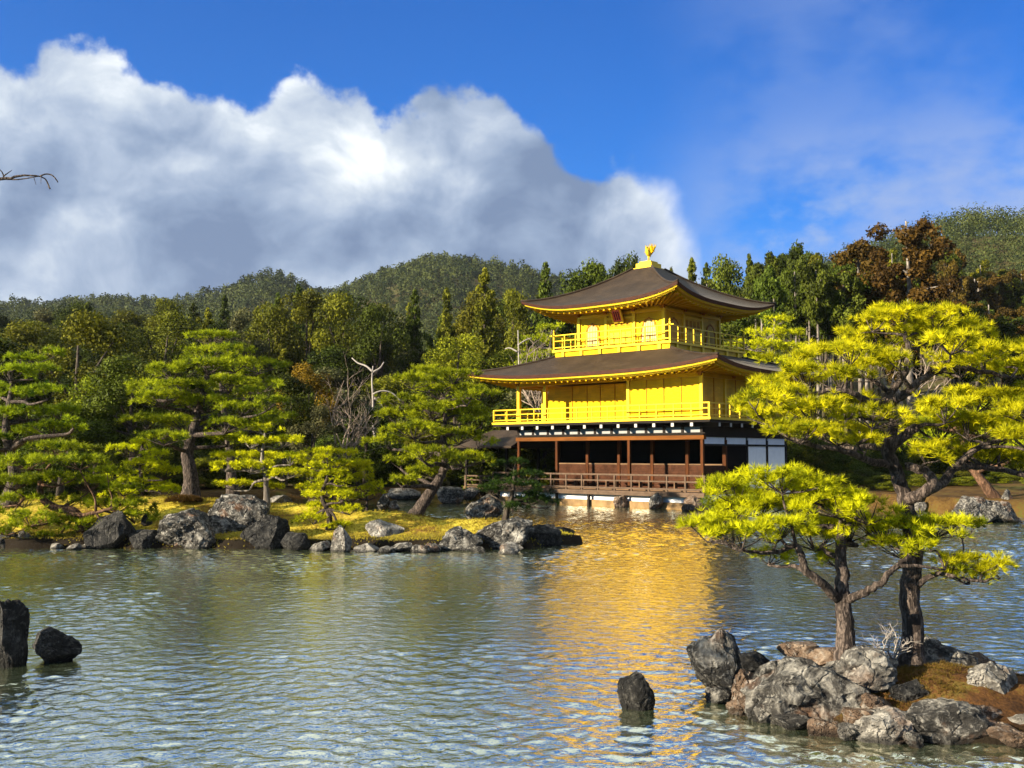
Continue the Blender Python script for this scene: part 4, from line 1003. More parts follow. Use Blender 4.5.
pine('tall layered pine at the left frame edge', [ibase(12, 31.5), at(14, 470, 31.5), at(6, 430, 31.5), at(12, 390, 31.5), at(9, 372, 31.5)], .24, .04,
     pads_px([(15, 358, 26, 7), (40, 372, 26, 8), (10, 376, 28, 8), (52, 392, 24, 8), (22, 396, 32, 8), (-15, 390, 30, 8), (62, 412, 26, 8), (28, 416, 34, 9), (-12, 416, 30, 9), (55, 432, 30, 8), (15, 438, 34, 9), (-20, 440, 30, 9), (75, 425, 16, 6), (50, 356, 14, 5)], 31.5, 1.1, 23), 'needle_mid', 'bark', seed=23, **kw)
pine('low spreading pine with a twisted reddish trunk at the left shore', [ibase(88, 28.9), at(74, 512, 28.8), at(56, 508, 28.8), at(44, 500, 28.8), at(40, 488, 28.8), at(46, 470, 28.8)], .17, .06,
     pads_px([(52, 452, 26, 7), (25, 466, 30, 8), (78, 462, 26, 8), (105, 472, 26, 8), (55, 478, 28, 7), (10, 486, 30, 8), (92, 486, 30, 8), (125, 488, 20, 7), (20, 504, 30, 8), (112, 505, 32, 8), (72, 500, 20, 6), (30, 522, 36, 8), (80, 522, 34, 8), (130, 516, 22, 7), (5, 530, 30, 8), (60, 538, 34, 7), (105, 534, 28, 7), (-15, 512, 30, 8)], 28.6, .9, 24), 'needle_mid', 'bark_red', seed=24,
     limbs=[([at(56, 508, 28.8), at(80, 515, 28.5), at(105, 510, 28.4), at(120, 505, 28.3)], .08, .03), ([at(44, 500, 28.8), at(30, 495, 28.5), at(18, 505, 28.4)], .06, .03)], **kw)
pine('young yellowish pine between the low left pine and the umbrella pine', [ibase(142, 34), at(142, 490, 34), at(140, 460, 34), at(144, 440, 34)], .10, .04,
     pads_px([(144, 442, 20, 6), (128, 454, 22, 7), (160, 456, 20, 7), (142, 464, 28, 7), (120, 474, 22, 7), (165, 476, 22, 7), (145, 484, 28, 7), (125, 496, 22, 6), (165, 494, 20, 6)], 34, .7, 25), 'needle_bright', 'bark', seed=25, **ks)
pine('bright yellow small pine with a slim pale trunk on the island crest', [ibase(268, 30.8), at(266, 480, 30.8), at(262, 460, 30.8), at(265, 435, 30.8)], .10, .04,
     pads_px([(266, 432, 18, 5), (248, 442, 24, 6), (282, 442, 22, 6), (232, 456, 22, 6), (264, 456, 28, 6), (290, 458, 20, 6), (222, 470, 16, 5), (250, 470, 28, 6), (285, 474, 22, 6), (235, 484, 24, 5), (268, 486, 18, 5)], 30.8, .6, 26), 'needle_bright', 'bark_pale', seed=26, **ks)
pine('bright topped pine standing just behind the small conical pine', [ibase(330, 34), at(332, 490, 34), at(330, 450, 34)], .09, .04,
     pads_px([(322, 450, 22, 4), (340, 455, 22, 5), (312, 462, 18, 5), (335, 468, 28, 5), (306, 474, 14, 5), (312, 486, 14, 4), (352, 468, 22, 7), (358, 482, 18, 7)], 34, .6, 27), 'needle_bright', 'bark', seed=27, **ks)
pine('small conical pine on the front slope of the left island', [ibase(331, 28.7), at(329, 515, 28.7), at(322, 495, 28.7), at(328, 475, 28.7), at(327, 452, 28.7)], .10, .03,
     pads_px([(327, 452, 9, 4), (324, 460, 12, 4), (334, 466, 13, 4), (319, 470, 13, 4), (328, 477, 17, 5), (314, 484, 15, 5), (342, 483, 16, 5), (328, 494, 24, 6), (310, 500, 16, 5), (344, 500, 18, 5), (326, 508, 22, 5), (308, 513, 14, 4), (347, 513, 15, 4), (318, 522, 18, 5), (340, 526, 18, 5)], 28.7, .45, 28), 'needle_bright', 'bark', seed=28, **ks)
pine('large leaning pine at the right end of the left island', [ibase(414, 31.2), at(420, 508, 31.2), at(431, 492, 31.2), at(440, 478, 31.2), at(446, 458, 31.2), at(443, 435, 31.2), at(446, 405, 31.2), at(442, 392, 31.2)], .24, .04,
     pads_px([(432, 372, 24, 8), (455, 378, 26, 8), (412, 384, 26, 8), (464, 390, 23, 8), (440, 394, 34, 9), (400, 402, 26, 8), (469, 408, 25, 8), (430, 412, 34, 9), (462, 416, 30, 9), (394, 420, 22, 8), (479, 426, 19, 8), (415, 432, 32, 9), (455, 436, 32, 9), (475, 440, 19, 8), (392, 444, 20, 7), (420, 452, 32, 9), (460, 458, 30, 8), (398, 464, 22, 7), (430, 470, 28, 8), (405, 482, 20, 6), (470, 400, 20, 7), (484, 398, 15, 6)], 31.2, 1.2, 29), 'needle_mid', 'bark', seed=29, **kw)
pine('dwarf pine with shade-dark needles on the rocky tip of the left island', [ibase(504, 30.3), at(507, 510, 30.3), at(512, 495, 30.3), at(514, 480, 30.3), at(515, 468, 30.3)], .11, .04,
     pads_px([(515, 468, 18, 6), (528, 478, 18, 6), (502, 478, 16, 6), (516, 488, 24, 6), (538, 492, 16, 5), (496, 494, 16, 5), (525, 500, 22, 6), (544, 506, 14, 5), (510, 506, 18, 5)], 30.3, .45, 30), 'needle_shaded', 'bark_dark', seed=30, **ks)
pine('little yellow green pine on the far edge of the island crest', [ibase(367, 35), at(367, 500, 35), at(366, 485, 35), at(368, 474, 35)], .05, .02,
     pads_px([(368, 472, 10, 4), (360, 482, 12, 4), (377, 484, 12, 4), (367, 490, 14, 4), (356, 496, 10, 4), (378, 496, 10, 4)], 35, .4, 31), 'needle_bright', 'bark', seed=31, **ks)
# right bank and behind the pavilion
kb = dict(tuft=.26, nw=.034, k=10, clump=.36, minr=.03, dens=.9)
pine('leaning pine with a bare reddish trunk on the right bank', [at(1003, 508, 44.5), at(990, 492, 44.5), at(978, 476, 44.5), at(965, 455, 44.5), at(962, 420, 44.5)], .30, .12,
     pads_px([(950, 425, 40, 9), (990, 430, 36, 9), (920, 440, 30, 8), (970, 408, 40, 9), (1010, 450, 30, 8)], 44.5, 1.5, 32), 'needle_mid', 'bark_red', seed=32, **kb)
pine('pale green tiered pine behind the upper balcony corner', [at(768, 455, 66), at(770, 400, 66), at(772, 350, 66), at(775, 318, 66)], .25, .06,
     pads_px([(775, 322, 16, 5), (766, 334, 22, 6), (790, 336, 20, 6), (755, 346, 22, 6), (780, 350, 28, 6), (800, 352, 16, 6), (748, 358, 18, 6), (772, 364, 26, 6), (798, 368, 20, 6), (755, 374, 20, 6), (785, 380, 26, 6)], 66, 1.5, 33), 'needle_bright', 'bark_pale', seed=33, **kb)
pine('mid green pine behind the pavilion, left of the upper roof', [at(548, 455, 70), at(545, 400, 70), at(550, 350, 70), at(552, 330, 70)], .25, .06,
     pads_px([(552, 330, 16, 6), (540, 342, 20, 6), (562, 346, 18, 6), (548, 358, 26, 7), (530, 368, 18, 6)], 70, 1.2, 34), 'needle_mid', 'bark_pale', seed=34, **kb)

# ------------------------------------------------------------------ forest
def leaf_quads(C, Nn, size, g, asp=.55):
    n = len(C); t = unit(np.cross(Nn, g.normal(size=(n, 3)))); b = np.cross(Nn, t); s = size * g.uniform(.6, 1.3, (n, 1))
    return np.stack([C - t * s, C - b * s * asp, C + t * s, C + b * s * asp], 1).reshape(-1, 3)
def crown_from_clumps(cl, per, size, g, up=.25, shell=.55):
    """cl: (n,4) centre + radius"""
    Cs, Ns, Ts = [], [], []
    for x, y, z, r, tn in cl:
        d = unit(g.normal(size=(per, 3))); rad = r * (shell + (1 - shell) * g.random((per, 1)) ** .5) * g.uniform(.75, 1.15, (per, 1))
        Cs.append(np.array([x, y, z]) + d * rad * np.array([1, 1, .8])); Ns.append(unit(d * .8 + g.normal(size=(per, 3)) * .6 + np.array([0, 0, up])))
        Ts.append(np.clip(tn + g.normal(size=per) * .16, 0, 1))
    return np.concatenate(Cs), np.concatenate(Ns), np.concatenate(Ts)
class Kind: pass
def make_kind(name, mat, bark, crown, trunk_tubes):
    k = Kind(); k.name = name; k.mat = M[mat]
    C, Nn, T, size, g = crown
    k.crown = raw_mesh('crown', leaf_quads(C, Nn, size, g), 4, T); k.crown.materials.append(M[mat])
    m = MB()
    for pts, a, b in trunk_tubes: m.tube(pts, taper(len(pts), a, b), 7)
    k.trunk = m.mesh('trunk'); k.trunk.materials.append(M[bark]); return k
def k_broad(seed, mat, n=30, bark='bark_dark'):
    g = np.random.default_rng(seed); cl = []
    for i in range(n):
        d = unit(g.normal(size=3)); d[2] = d[2] * .9 + .15; r = g.uniform(.55, 1.0) ** .5
        cl.append((d[0] * 2.5 * r, d[1] * 2.5 * r, 5.0 + d[2] * 4.0 * r, g.uniform(.75, 1.35), g.uniform(.2, .75)))
    cl.append((g.normal() * .3, g.normal() * .3, 8.9, 1.0, .6))
    C, N_, T = crown_from_clumps(cl, 420, .13, g)
    tubes = [([(0, 0, -.8), (.1, 0, 2), (-.1, .1, 4.5), (.1, 0, 7.5)], .28, .06)]
    for i in range(5):
        c = cl[i]; tubes.append(([(0, 0, 2.6 + .4 * i), (c[0] * .5, c[1] * .5, c[2] * .6 + 1.4), (c[0], c[1], c[2])], .12, .03))
    return make_kind('broadleaf_tree', mat, bark, (C, N_, T, .115, g), tubes)
def k_conifer(seed, mat, z0=1.6, wid=2.3, bark='bark_dark', lev=13):
    g = np.random.default_rng(seed); cl = []
    for i in range(lev):
        z = z0 + (10 - z0) * i / lev; f = 1 - (z - z0) / (10.3 - z0); nb = max(3, int(7 * f + 2))
        for j in range(nb):
            a = 2 * PI * (j + g.random()) / nb; L = wid * (f ** .8) * g.uniform(.6, 1.15)
            for t in (.45, .95): cl.append((math.cos(a) * L * t, math.sin(a) * L * t, z - .25 * L * t + g.normal() * .15, .28 + .36 * f, g.uniform(.2, .75)))
    cl.append((0, 0, 9.8, .3, .6))
    C, N_, T = crown_from_clumps(cl, 75, .2, g, .1, .3)
    return make_kind('conifer_tree', mat, bark, (C, N_, T, .125, g), [([(0, 0, -.8), (.05, 0, 3), (-.04, .03, 7), (0, 0, 9.7)], .24, .04)])
def k_cedar(seed, mat, bark='bark_pale', z0=4.6, n=34, wid=1.75):
    g = np.random.default_rng(seed); cl = []; tubes = [([(0, 0, -.8), (.06, .03, 3), (-.05, 0, 6.5), (.03, 0, 9.6)], .2, .05)]
    for i in range(n):
        z = g.uniform(z0, 9.7); f = math.sin(PI * min(1, .18 + .82 * (10.1 - z) / (10.1 - z0))) ** .6; a = g.uniform(0, 2 * PI); r = wid * f * g.uniform(.25, 1.05)
        cl.append((math.cos(a) * r, math.sin(a) * r, z, g.uniform(.35, .62), g.uniform(.2, .8)))
        if i % 4 == 0: tubes.append(([(0, 0, z - .3), (math.cos(a) * r * .5, math.sin(a) * r * .5, z - .1), (math.cos(a) * r, math.sin(a) * r, z)], .06, .02))
    for i in range(4):
        z = g.uniform(2.2, z0); a = g.uniform(0, 2 * PI); tubes.append(([(0, 0, z), (math.cos(a) * .5, math.sin(a) * .5, z + .15), (math.cos(a) * .9, math.sin(a) * .9, z + .1)], .04, .015))
    C, N_, T = crown_from_clumps(cl, 230, .17, g, .1, .4)
    return make_kind('cedar_tree', mat, bark, (C, N_, T, .105, g), tubes)
KINDS = {
    'bd': [k_broad(1, 'leaf_dark'), k_broad(2, 'leaf_dark', 24), k_broad(3, 'leaf_dark', 36)],
    'bo': [k_broad(4, 'leaf_olive'), k_broad(5, 'leaf_olive', 26)],
    'bb': [k_broad(6, 'leaf_bright', 26), k_broad(17, 'leaf_grey', 24)],
    'cd': [k_conifer(7, 'leaf_dark'), k_conifer(8, 'leaf_dark', 2.2, 1.9)],
    'co': [k_conifer(9, 'leaf_olive', 1.8, 2.2), k_conifer(10, 'leaf_olive', 2.5, 1.9)],
    'td': [k_cedar(11, 'leaf_dark', 'bark_pale', 4.6, 50, 1.6), k_cedar(12, 'leaf_dark', 'bark_dark', 4.2, 54, 1.75), k_cedar(18, 'leaf_olive', 'bark_pale', 4.8, 48, 1.55)],
    'tb': [k_cedar(13, 'leaf_brown', 'bark_pale', 4.2, 52, 1.75), k_cedar(14, 'leaf_brown', 'bark_pale', 3.4, 56, 1.9), k_cedar(15, 'leaf_brown', 'bark_dark', 4.0, 48, 1.6)],
    'tg': [k_cedar(41, 'leaf_dark', 'bark_pale', 6.9, 34, 1.25), k_cedar(42, 'leaf_dark', 'bark_pale', 6.4, 38, 1.35), k_cedar(43, 'leaf_dark', 'bark_dark', 6.6, 36, 1.3)],
    'or': [k_broad(16, 'leaf_orange', 22)],
}
trees = []
def tree(kind, X, Y, h, w, label=None, group=None, idx=None, z=None, r=random):
    ks = KINDS[kind]; k = ks[idx if idx is not None else r.randrange(len(ks))]
    if z is None: z = float(terrain_z(np.array([X]), np.array([Y]))[0])
    o = empty(k.name, (X, Y, z - .1), r.uniform(0, 2 * PI)); o.scale = (w / 5.6 if k.name != 'cedar_tree' else w / 3.6, w / 5.6 if k.name != 'cedar_tree' else w / 3.6, h / 9.9)
    link('trunk', k.trunk, None, o); link('crown', k.crown, None, o); tag(o, label, 'tree', group); trees.append(o); return o
SKY = np.array([(-300, 296), (-100, 300), (0, 312), (60, 303), (110, 308), (150, 300), (200, 303), (240, 299), (280, 290), (330, 290), (370, 296), (420, 306), (450, 302), (485, 284), (510, 298), (545, 270), (570, 276), (595, 260), (635, 250), (665, 266), (690, 262), (720, 254), (760, 259), (790, 250), (830, 258), (870, 246), (905, 240), (935, 238), (970, 244), (1000, 266), (1024, 264), (1100, 262), (1300, 262)])
fr = random.Random(42)
def region(px):
    if px < 130: return 'far left, behind the layered pine'
    if px < 300: return 'behind the umbrella pine'
    if px < 400: return 'above the small conical pine'
    if px < 520: return 'behind the leaning island pine'
    if px < 745: return 'behind the pavilion'
    if px < 870: return 'right of the pavilion'
    return 'above the islet canopy'
ADJ = {'bd': 'dark rounded evergreen', 'bo': 'olive rounded evergreen', 'bb': 'light green rounded tree', 'cd': 'dark conical conifer', 'co': 'olive conical conifer', 'td': 'slim dark cedar with bare trunk', 'tb': 'bronze brown cedar with pale trunk'}
ROWS = [(118, 0.0), (106, .10), (95, .22), (85, .36), (76, .52), (69, .68), (63, .86)]
ROWNAME = ['on the skyline', 'just below the skyline', 'high on the slope', 'halfway up the slope', 'halfway up the slope', 'low on the slope', 'at the foot of the slope']
for ri, (Y, f) in enumerate(ROWS):
    half = .512 * Y + 6; x = -half - fr.uniform(0, 3)
    while x < half:
        yy = Y + fr.uniform(-4.5, 4.5); px = 512 + x / yy * F_PX
        sky = float(np.interp(px, SKY[:, 0], SKY[:, 1])); low = 405 if px < 560 else 400
        py = sky + f * (low - sky) + fr.uniform(-4, 12) * (1 if ri else .6) + (8 if ri else 0) * fr.random()
        ztop = CAM_H + (454 - py) / F_PX * yy
        z = float(terrain_z(np.array([x]), np.array([yy]))[0]); h = ztop - z
        if ri < 3 and px < 540: py -= 7
        ztop = CAM_H + (454 - py) / F_PX * yy; h = ztop - z
        if px < 300: kd = fr.choices(['bd', 'bo', 'cd', 'co', 'bb'], [4, 3.4, 2.4, 2.4, .8])[0]
        elif px < 540: kd = fr.choices(['bd', 'bo', 'cd', 'co', 'bb'], [2, 2, 3, 3, 1.4])[0]
        elif px < 740: kd = fr.choices(['bd', 'cd', 'co', 'td'], [1.5, 3, 2, 1.5])[0]
        elif px < 865: kd = 'td'
        else: kd = 'tb' if fr.random() < .62 else 'td'
        skip = (755 < px < 872 and ri > 0) or (px > 735 and f > .45) or (h < 3.2) or (540 < px < 735 and f > .6 and px > 580)
        step = fr.uniform(3.0, 4.6) * (.55 if kd in ('td', 'tb') else 1.0 if px < 560 else .8)
        if kd in ('td', 'tb') : h = max(h, 9)
        if not skip:
            h = min(h, 21) * (.98 if px < 540 else 1.0)
            w = {'b': fr.uniform(5.2, 8.0), 'c': fr.uniform(4.0, 5.4), 't': fr.uniform(3.0, 4.4)}[kd[0]]
            w = min(w, h * .95)
            reg = region(px)
            tree(kd, x, yy, h, w, f'{ADJ[kd]} {ROWNAME[ri]}, {reg}', f'{ADJ[kd]}s {ROWNAME[ri]} {reg}', r=fr)
        x += step
# single trees that stand out
def tree_px(kind, px, ptop, pbase, Y, wpx, label, idx=0):
    p = at(px, pbase, Y); z = p.z; h = CAM_H + (454 - ptop) / F_PX * Y - z
    return tree(kind, p.x, Y, h, wpx / F_PX * Y, label, idx=idx, z=z + .1)
tree_px('tb', 912, 212, 420, 74, 74, 'tallest bronze cedar with a crooked pale trunk rising over the forest', 1)
tree_px('tb', 862, 240, 420, 78, 60, 'broad bronze cedar left of the tallest bronze cedar', 0)
tree_px('or', 308, 360, 452, 52, 56, 'rounded orange leaved tree above the small conical pine', 0)
tree_px('co', 485, 268, 440, 84, 66, 'tall olive conifer with a bare pale trunk behind the leaning pine', 0)
tree_px('bb', 96, 372, 470, 46, 60, 'light green bushy tree beside the layered left pine', 0)
tree_px('bo', 75, 305, 470, 58, 96, 'large olive evergreen over the layered left pine', 1)
tree_px('bd', 130, 350, 480, 45, 80, 'black green round tree left of the umbrella pine', 0)
tree_px('bd', 285, 370, 478, 48, 62, 'dark evergreen between umbrella pine and orange tree', 1)
tree_px('bb', 312, 402, 480, 47, 52, 'grey green rounded bush under the orange tree', 1)
tree_px('bd', 366, 404, 482, 53, 66, 'dark round tree left of the leaning pine crown', 2)
tree_px('bd', 60, 400, 490, 43, 84, 'dark round tree low behind the layered left pine', 2)
tree_px('bd', 520, 395, 478, 66, 80, 'dark tree beside the left end of the golden veranda', 1)
tree_px('bd', -10, 330, 480, 47, 100, 'huge dark evergreen at the left frame edge', 2)
for kd, px_, pt_, w_, Y_, ix, lb in (
    ('bo', 22, 318, 74, 78, 0, 'olive round crown above the layered left pine at the frame edge'), ('bd', 122, 318, 60, 80, 1, 'dark round crown between the large olive evergreen and the umbrella pine'),
    ('bo', 165, 307, 74, 84, 1, 'broad olive crown over the left shoulder of the umbrella pine'), ('co', 205, 308, 46, 88, 0, 'olive cone shaped tree straight above the umbrella pine'),
    ('bb', 236, 304, 56, 86, 1, 'grey green crown above the paler pine'), ('bo', 268, 298, 60, 90, 0, 'olive crown left of the two tall broad crowns'),
    ('bo', 306, 284, 70, 90, 0, 'tall broad olive crown over the orange tree'), ('bo', 342, 288, 62, 88, 1, 'second tall broad olive crown, above the grey leafless tree'),
    ('bd', 380, 300, 56, 84, 0, 'dark crown above the bleached dead tree'), ('cd', 414, 290, 48, 86, 0, 'dark pointed conifer against the far hill top'),
    ('co', 446, 288, 46, 92, 1, 'slim olive conifer left of the tallest olive conifer'), ('bb', 458, 330, 60, 78, 0, 'light green crown below the tallest olive conifer'),
    ('bo', 512, 284, 52, 90, 1, 'olive crown left of the upper roof edge'), ('cd', 546, 262, 52, 88, 0, 'dark pointed conifer over the left slope of the upper roof'),
    ('bd', 592, 253, 66, 92, 2, 'dark broad crown left of the phoenix'), ('bd', 632, 246, 54, 94, 1, 'dark crown straight behind the phoenix'), ('bo', 660, 262, 46, 92, 0, 'olive crown just right of the phoenix'),
    ('co', 694, 258, 46, 92, 1, 'olive conifer over the right slope of the upper roof'), ('bd', 722, 249, 58, 92, 0, 'dark broad crown above the right slope of the upper roof'), ('cd', 752, 254, 44, 90, 1, 'dark pointed conifer above the right tip of the upper roof'),
    ('td', 776, 252, 40, 92, 0, 'dark cedar just right of the roof tip'), ('td', 797, 246, 42, 92, 1, 'tall dark cedar with the highest top right of the roof'), ('td', 822, 252, 40, 90, 2, 'olive cedar between the highest dark cedar and the bronze ones'), ('td', 842, 258, 40, 86, 0, 'dark cedar touching the broad bronze cedar')):
    tree_px(kd, px_, pt_, 424, Y_, w_, lb, ix)
gr_ = random.Random(12)
for k_ in range(22):
    px_ = 758 + k_ * 5.4 + gr_.uniform(-3, 3); Yg = gr_.uniform(74, 94); b_ = at(px_, 424, Yg)
    zt_ = CAM_H + (454 - (gr_.uniform(250, 268) + (94 - Yg) * .5)) / F_PX * Yg; zg = float(terrain_z(np.array([b_.x]), np.array([Yg]))[0])
    tree('tg', b_.x, Yg, zt_ - zg, gr_.uniform(2.6, 3.6), 'straight cedar with a long bare trunk in the dark grove right of the roof tip', 'bare trunked cedars of the dark grove', r=gr_)
# understorey bushes along the far bank
bushk = k_broad(31, 'leaf_dark', 22); bushk2 = k_broad(32, 'leaf_olive', 20); bushk3 = k_broad(33, 'leaf_bright', 20)
br_ = random.Random(5)
def bush(px, pbase, Y, wpx, hpx, k, label, group):
    p = at(px, pbase, Y); z = float(terrain_z(np.array([p.x]), np.array([Y]))[0])
    o = link('bush', k.crown, None, None, (p.x, Y, z)); s = wpx / F_PX * Y / 5.6; hz = hpx / F_PX * Y / 7.4
    o.scale = (s, s, hz); o.location.z = z - 2.0 * hz; o.rotation_euler = (0, 0, br_.uniform(0, 6.3)); tag(o, label, 'bush', group); return o
for i in range(46):
    px = -40 + i * 13.5 + br_.uniform(-5, 5); Yb = float(np.interp((px - 512) / F_PX * 55, bkx, bky)) + br_.uniform(2.0, 6)
    bush(px, 480, Yb, br_.uniform(30, 56), br_.uniform(26, 60), (bushk, bushk, bushk2, bushk)[i % 4], 'dark dense bush on the far bank behind the left island' if i % 4 != 2 else 'olive dense bush on the far bank behind the left island', 'dark bushes of the far left bank' if i % 4 != 2 else 'olive bushes of the far left bank')
for i in range(26):
    px = 740 + i * 12 + br_.uniform(-5, 5); Yb = 62 + br_.uniform(0, 9)
    bush(px, 470, Yb, br_.uniform(30, 55), br_.uniform(26, 66), (bushk, bushk2, bushk)[i % 3], 'dark clipped bush beyond the right bank railing' if i % 3 != 1 else 'olive clipped bush beyond the right bank railing', 'dark bushes beyond the right railing' if i % 3 != 1 else 'olive bushes beyond the right railing')
for i, px in enumerate((800, 828, 852, 880, 905)):
    bush(px, 478, 57 + i * .5, 36, 12, bushk3, 'low bright clipped azalea in front of the right railing', 'clipped azaleas of the right bank')
for i in range(16):
    px = 872 + i * 11.5 + br_.uniform(-5, 5); Yb = br_.uniform(50, 58)
    bush(px, 478, Yb, br_.uniform(20, 40), br_.uniform(8, 20), (bushk, bushk2, bushk3)[i % 3], ('low dark shrub', 'low olive shrub', 'low light green shrub')[i % 3] + ' on the right bank behind the islet trunks', ('dark', 'olive', 'light green')[i % 3] + ' low shrubs of the right bank')
# bare and dead trees
bare_shrub(at(345, 468, 50), 5.2, .55, 7, 'twig', 'grey leafless tree with many fine branches behind the island', 8, 'bare_tree', .05, 4, cat='tree')
bare_shrub(at(545, 425, 64), 6.0, .5, 6, 'twig', 'pale leafless tree seen through the open golden loggia', 9, 'bare_tree', .09, 4, cat='tree')
bare_shrub(at(905, 420, 62), 5.0, .5, 6, 'twig', 'leafless whitish tree behind the islet canopy', 10, 'bare_tree', .08, 4, cat='tree')
def dead_tree(label, limbs, Y, r0):
    m = MB(); b = at(*limbs[0][0], Y)
    for i, l in enumerate(limbs):
        p = curve_pts([at(x, y, Y + (k * .12 if i else 0)) - b for k, (x, y) in enumerate(l)], 4); m.tube(p, taper(len(p), r0 * (1 if i == 0 else .7), r0 * .35), 7)
    tag(m.build('dead_tree', M['dead_wood'], None, b), label, 'tree')
dead_tree('bleached dead tree with forked white limbs left of the leaning pine', [[(375, 440), (373, 420), (373, 400), (372, 380), (373, 366)], [(373, 372), (366, 366), (358, 363), (352, 358)], [(373, 394), (382, 391), (392, 393), (401, 401)], [(373, 372), (380, 368), (384, 362)], [(374, 398), (380, 402), (383, 408)]], 57, .09)
dead_tree('slim grey dead trunk behind the left end of the middle roof', [[(519, 400), (519, 370), (518, 330)], [(518, 345), (526, 340), (532, 338)], [(518, 352), (510, 348), (505, 349)]], 68, .09)

# far wooded hills: one mass of small crowns
def far_wood():
    g = np.random.default_rng(77); n = 15000
    Y = g.uniform(150, 660, n); X = (g.uniform(-.62, .62, n)) * Y; Z = terrain_z(X, Y)
    # keep only what rises into view from the pond
    py = 454 - (Z + 9 - CAM_H) / Y * F_PX; keep = (py < 345) & (py > 180); X, Y, Z = X[keep], Y[keep], Z[keep]
    per = 80; n = len(X); d = unit(g.normal(size=(n, per, 3))); d[..., 2] = np.abs(d[..., 2]) * 1.1 - .15
    hh = g.uniform(6, 11, (n, 1, 1)); ww = g.uniform(1.8, 3.4, (n, 1, 1)); rad = g.uniform(.7, 1.1, (n, per, 1))
    C = np.stack([X, Y, Z], -1)[:, None, :] + np.concatenate([d[..., :2] * ww * rad, d[..., 2:] * hh * .55 * rad + hh * .45], -1)
    N_ = unit(d + g.normal(size=d.shape) * .45); T = np.clip(g.uniform(.0, 1.0, (n, 1)) ** 1.6 * .9 + g.normal(size=(n, per)) * .12 + .1, 0, 1)
    V = leaf_quads(C.reshape(-1, 3), N_.reshape(-1, 3), (.00105 * np.repeat(Y, per)[:, None]), g, .7)
    o = link('hillside_forest', raw_mesh('hillside_forest', V, 4, T.reshape(-1)), M['leaf_far']); tag(o, 'distant wooded hills above the treetops', 'forest', kind='stuff')
far_wood()

# ------------------------------------------------------------------ right bank: railing, path; fallen leaves; shade tree with the twig
rail = empty('railing_fence', at(800, 478, 60)); tag(rail, 'low pale wooden railing along the far right bank', 'fence')
a, b = at(775, 476, 60), at(905, 478, 58); b0 = rail.location
za = float(terrain_z(np.array([a.x]), np.array([a.y]))[0])
m = MB()
for dz in (.35, .72): m.bar(Vector((a.x, a.y, za + dz)) - b0, Vector((b.x, b.y, za + dz)) - b0, .07, .09)
m.build('rail', M['grey_wood'], rail)
pm = MB(); pm.box(-.05, .05, -.05, .05, -.5, .8); pme = pm.mesh('post'); pme.materials.append(M['grey_wood'])
for i in range(7):
    p = Vector((a.x, a.y, za)).lerp(Vector((b.x, b.y, za)), i / 6) - b0; link('post', pme, None, rail, p)
# slightly domed mat of brown ferns by the umbrella pine, and the tall grass tuft
def tuft_plant(px, pbase, Y, wpx, hpx, mat, label, name='fern_clump', n=900, k=8):
    g = np.random.default_rng(int(px)); p = ibase(px, Y) if Y < 38 else at(px, pbase, Y); w = wpx / F_PX * Y / 2; h = hpx / F_PX * Y
    a = g.uniform(0, 2 * PI, n); r = np.sqrt(g.random(n)); C = np.stack([np.cos(a) * r * w, np.sin(a) * r * w * .8, np.sqrt(1 - r * r * .9) * h * .8 * g.uniform(.5, 1, n)], -1)
    A = unit(np.stack([np.cos(a) * r, np.sin(a) * r, np.ones(n)], -1)); V = needle_tris(C, A, h * .5, .012, k, g)
    o = link(name, raw_mesh(name, V, 3, g.random(n * k)), M[mat], None, p); tag(o, label, 'plant')
tuft_plant(186, 500, 31.2, 34, 8, 'leaf_brown', 'low reddish brown fern mound at the foot of the umbrella pine')
# moss and dry grass blades over the island and the islet
def blades(name, zf, poly, n, L, w, mat, label, seed, thr=-.2):
    g = np.random.default_rng(seed); P = np.array(poly); lo, hi = P.min(0), P.max(0)
    x = g.uniform(lo[0], hi[0], n); y = g.uniform(lo[1], hi[1], n); k = (poly_sd(x, y, poly) > .12) & (fbm2(x, y, 1.3, 5) + g.normal(size=n) * .3 > thr); x, y = x[k], y[k]
    C = np.stack([x, y, zf(x, y)], -1); A = unit(np.stack([g.normal(size=len(x)) * .25, g.normal(size=len(x)) * .25, np.ones(len(x))], -1))
    V = needle_tris(C, A, L, w, 4, g, 1.2); o = link(name, raw_mesh(name, V, 3, np.repeat(np.clip(.5 + .25 * fbm2(x, y, .7, 3) + g.normal(size=len(x)) * .15, 0, 1), 4)), M[mat]); tag(o, label, 'grass', kind='stuff')
M['moss_blade'] = leafmat('moss_blades', (.15, .08, .014), (.52, .44, .04), .25, 0)
M['dry_blade'] = leafmat('dry_blades', (.040, .020, .007), (.17, .125, .018), .25, 0)
blades('moss_grass', island_z, [p for p in ISL if p[0] > -30], 60000, .07, .012, 'moss_blade', 'short yellow moss and grass on the left island', 1, -.9)
blades('dry_grass', islet_z, ISLET, 26000, .035, .004, 'dry_blade', 'brown pine litter and dry moss on the islet', 2, -.3)
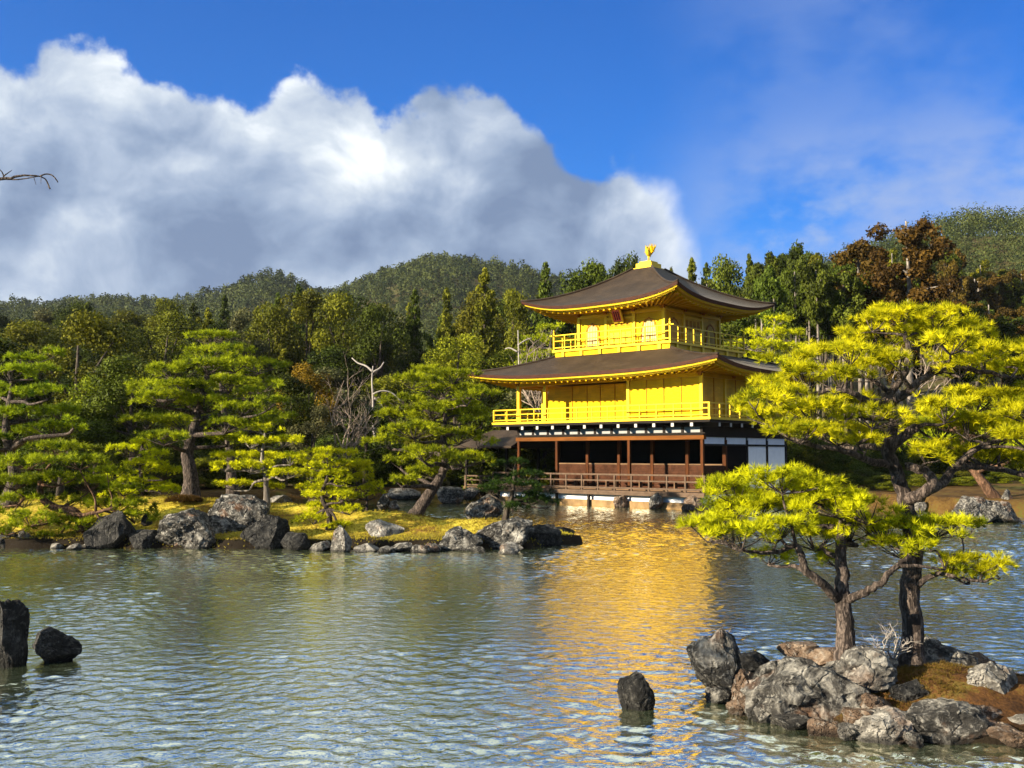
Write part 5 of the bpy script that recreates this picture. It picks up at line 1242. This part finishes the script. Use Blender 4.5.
# pine on the visitors' bank, outside the frame: one twig reaches in, its crown shades the two dark rocks
YT = 9.0
def zt(x, y): return float(terrain_z(np.array([x]), np.array([y]))[0])
sx, sy = -9.6, 7.6
ms = grid_mesh('side_bank', np.arange(-16, -7.0, .3), np.arange(-4, 11.0, .3), lambda x, y: -.6 + 1.3 * sstep(-x + .3 * fbm2(x, y, .8) - np.clip(y - 7, 0, 9) * .7, 8.2, 9.6))
tag(link('side_bank_ground', ms, M['islet_ground']), kind='structure')
trunkp = [Vector((sx, sy, .5)), Vector((sx + .1, sy + .1, 2.0)), Vector((sx - .1, sy, 3.4)), Vector((sx + .2, sy, 4.4)), Vector((sx + .1, sy, 5.6))]
sp = [(Vector((sx + dx, sy + dy, z)), r_, r_, .28) for dx, dy, z, r_ in ((0, 0, 5.7, 1.0), (1.1, .6, 5.1, 1.0), (-1.0, .4, 5.0, 1.0), (.3, -1.1, 4.9, 1.0), (1.5, 1.1, 4.2, .9), (.8, 1.8, 4.0, 1.0), (-1.3, -.6, 4.0, 1.0), (0.2, 1.9, 3.3, 1.0), (1.4, .2, 3.4, .9), (.9, -1.4, 3.9, .9))]
pine('pine outside the view whose thin leafless twig enters at the sky edge', trunkp, .2, .05, sp, 'needle_mid', 'bark', tuft=.12, nw=.012, k=10, clump=.2, seed=50,
     limbs=[([Vector((sx + .2, sy, 4.5)), Vector((sx + 2.2, 7.9, 4.75)), at(-60, 178, 8.0), at(0, 179, 8.0), at(20, 175.5, 8.0), at(40, 176, 8.0)], .024, .005),
            ([at(0, 179, 8.0), at(18, 179.5, 8.0), at(40, 176, 8.0)], .006, .004), ([at(40, 176, 8.0), at(47, 174, 8.0), at(53, 176, 8.0), at(58, 182, 8.0)], .006, .005), ([at(40, 176, 8.0), at(46, 180, 8.02), at(50, 189, 8.02)], .005, .006),
            ([at(4, 178, 8.0), at(2, 172, 8.0), at(-2, 168, 8.0)], .006, .003), ([at(4, 176, 8.0), at(12, 170, 8.0)], .006, .002), ([at(34, 178, 8.0), at(36, 185, 8.0)], .003, .001), ([at(41, 177, 8.0), at(41, 184, 8.0)], .003, .001)])

# ------------------------------------------------------------------ air: thin even haze round everything
hz = MB(); hz.box(-720, 720, -60, 1110, -3, 170)
hm = bpy.data.materials.new('thin_air'); hm.use_nodes = True; ht = NT(hm.node_tree); ht.n.remove(ht.n['Principled BSDF'])
pv = ht.new('ShaderNodeVolumePrincipled'); pv.inputs['Color'].default_value = (.80, .88, 1.0, 1); pv.inputs['Density'].default_value = HAZE; pv.inputs['Anisotropy'].default_value = .2
ht.l.new(pv.outputs[0], ht.n['Material Output'].inputs['Volume'])
tag(hz.build('haze', hm), 'thin pale air in front of the far hills', 'haze', kind='stuff')
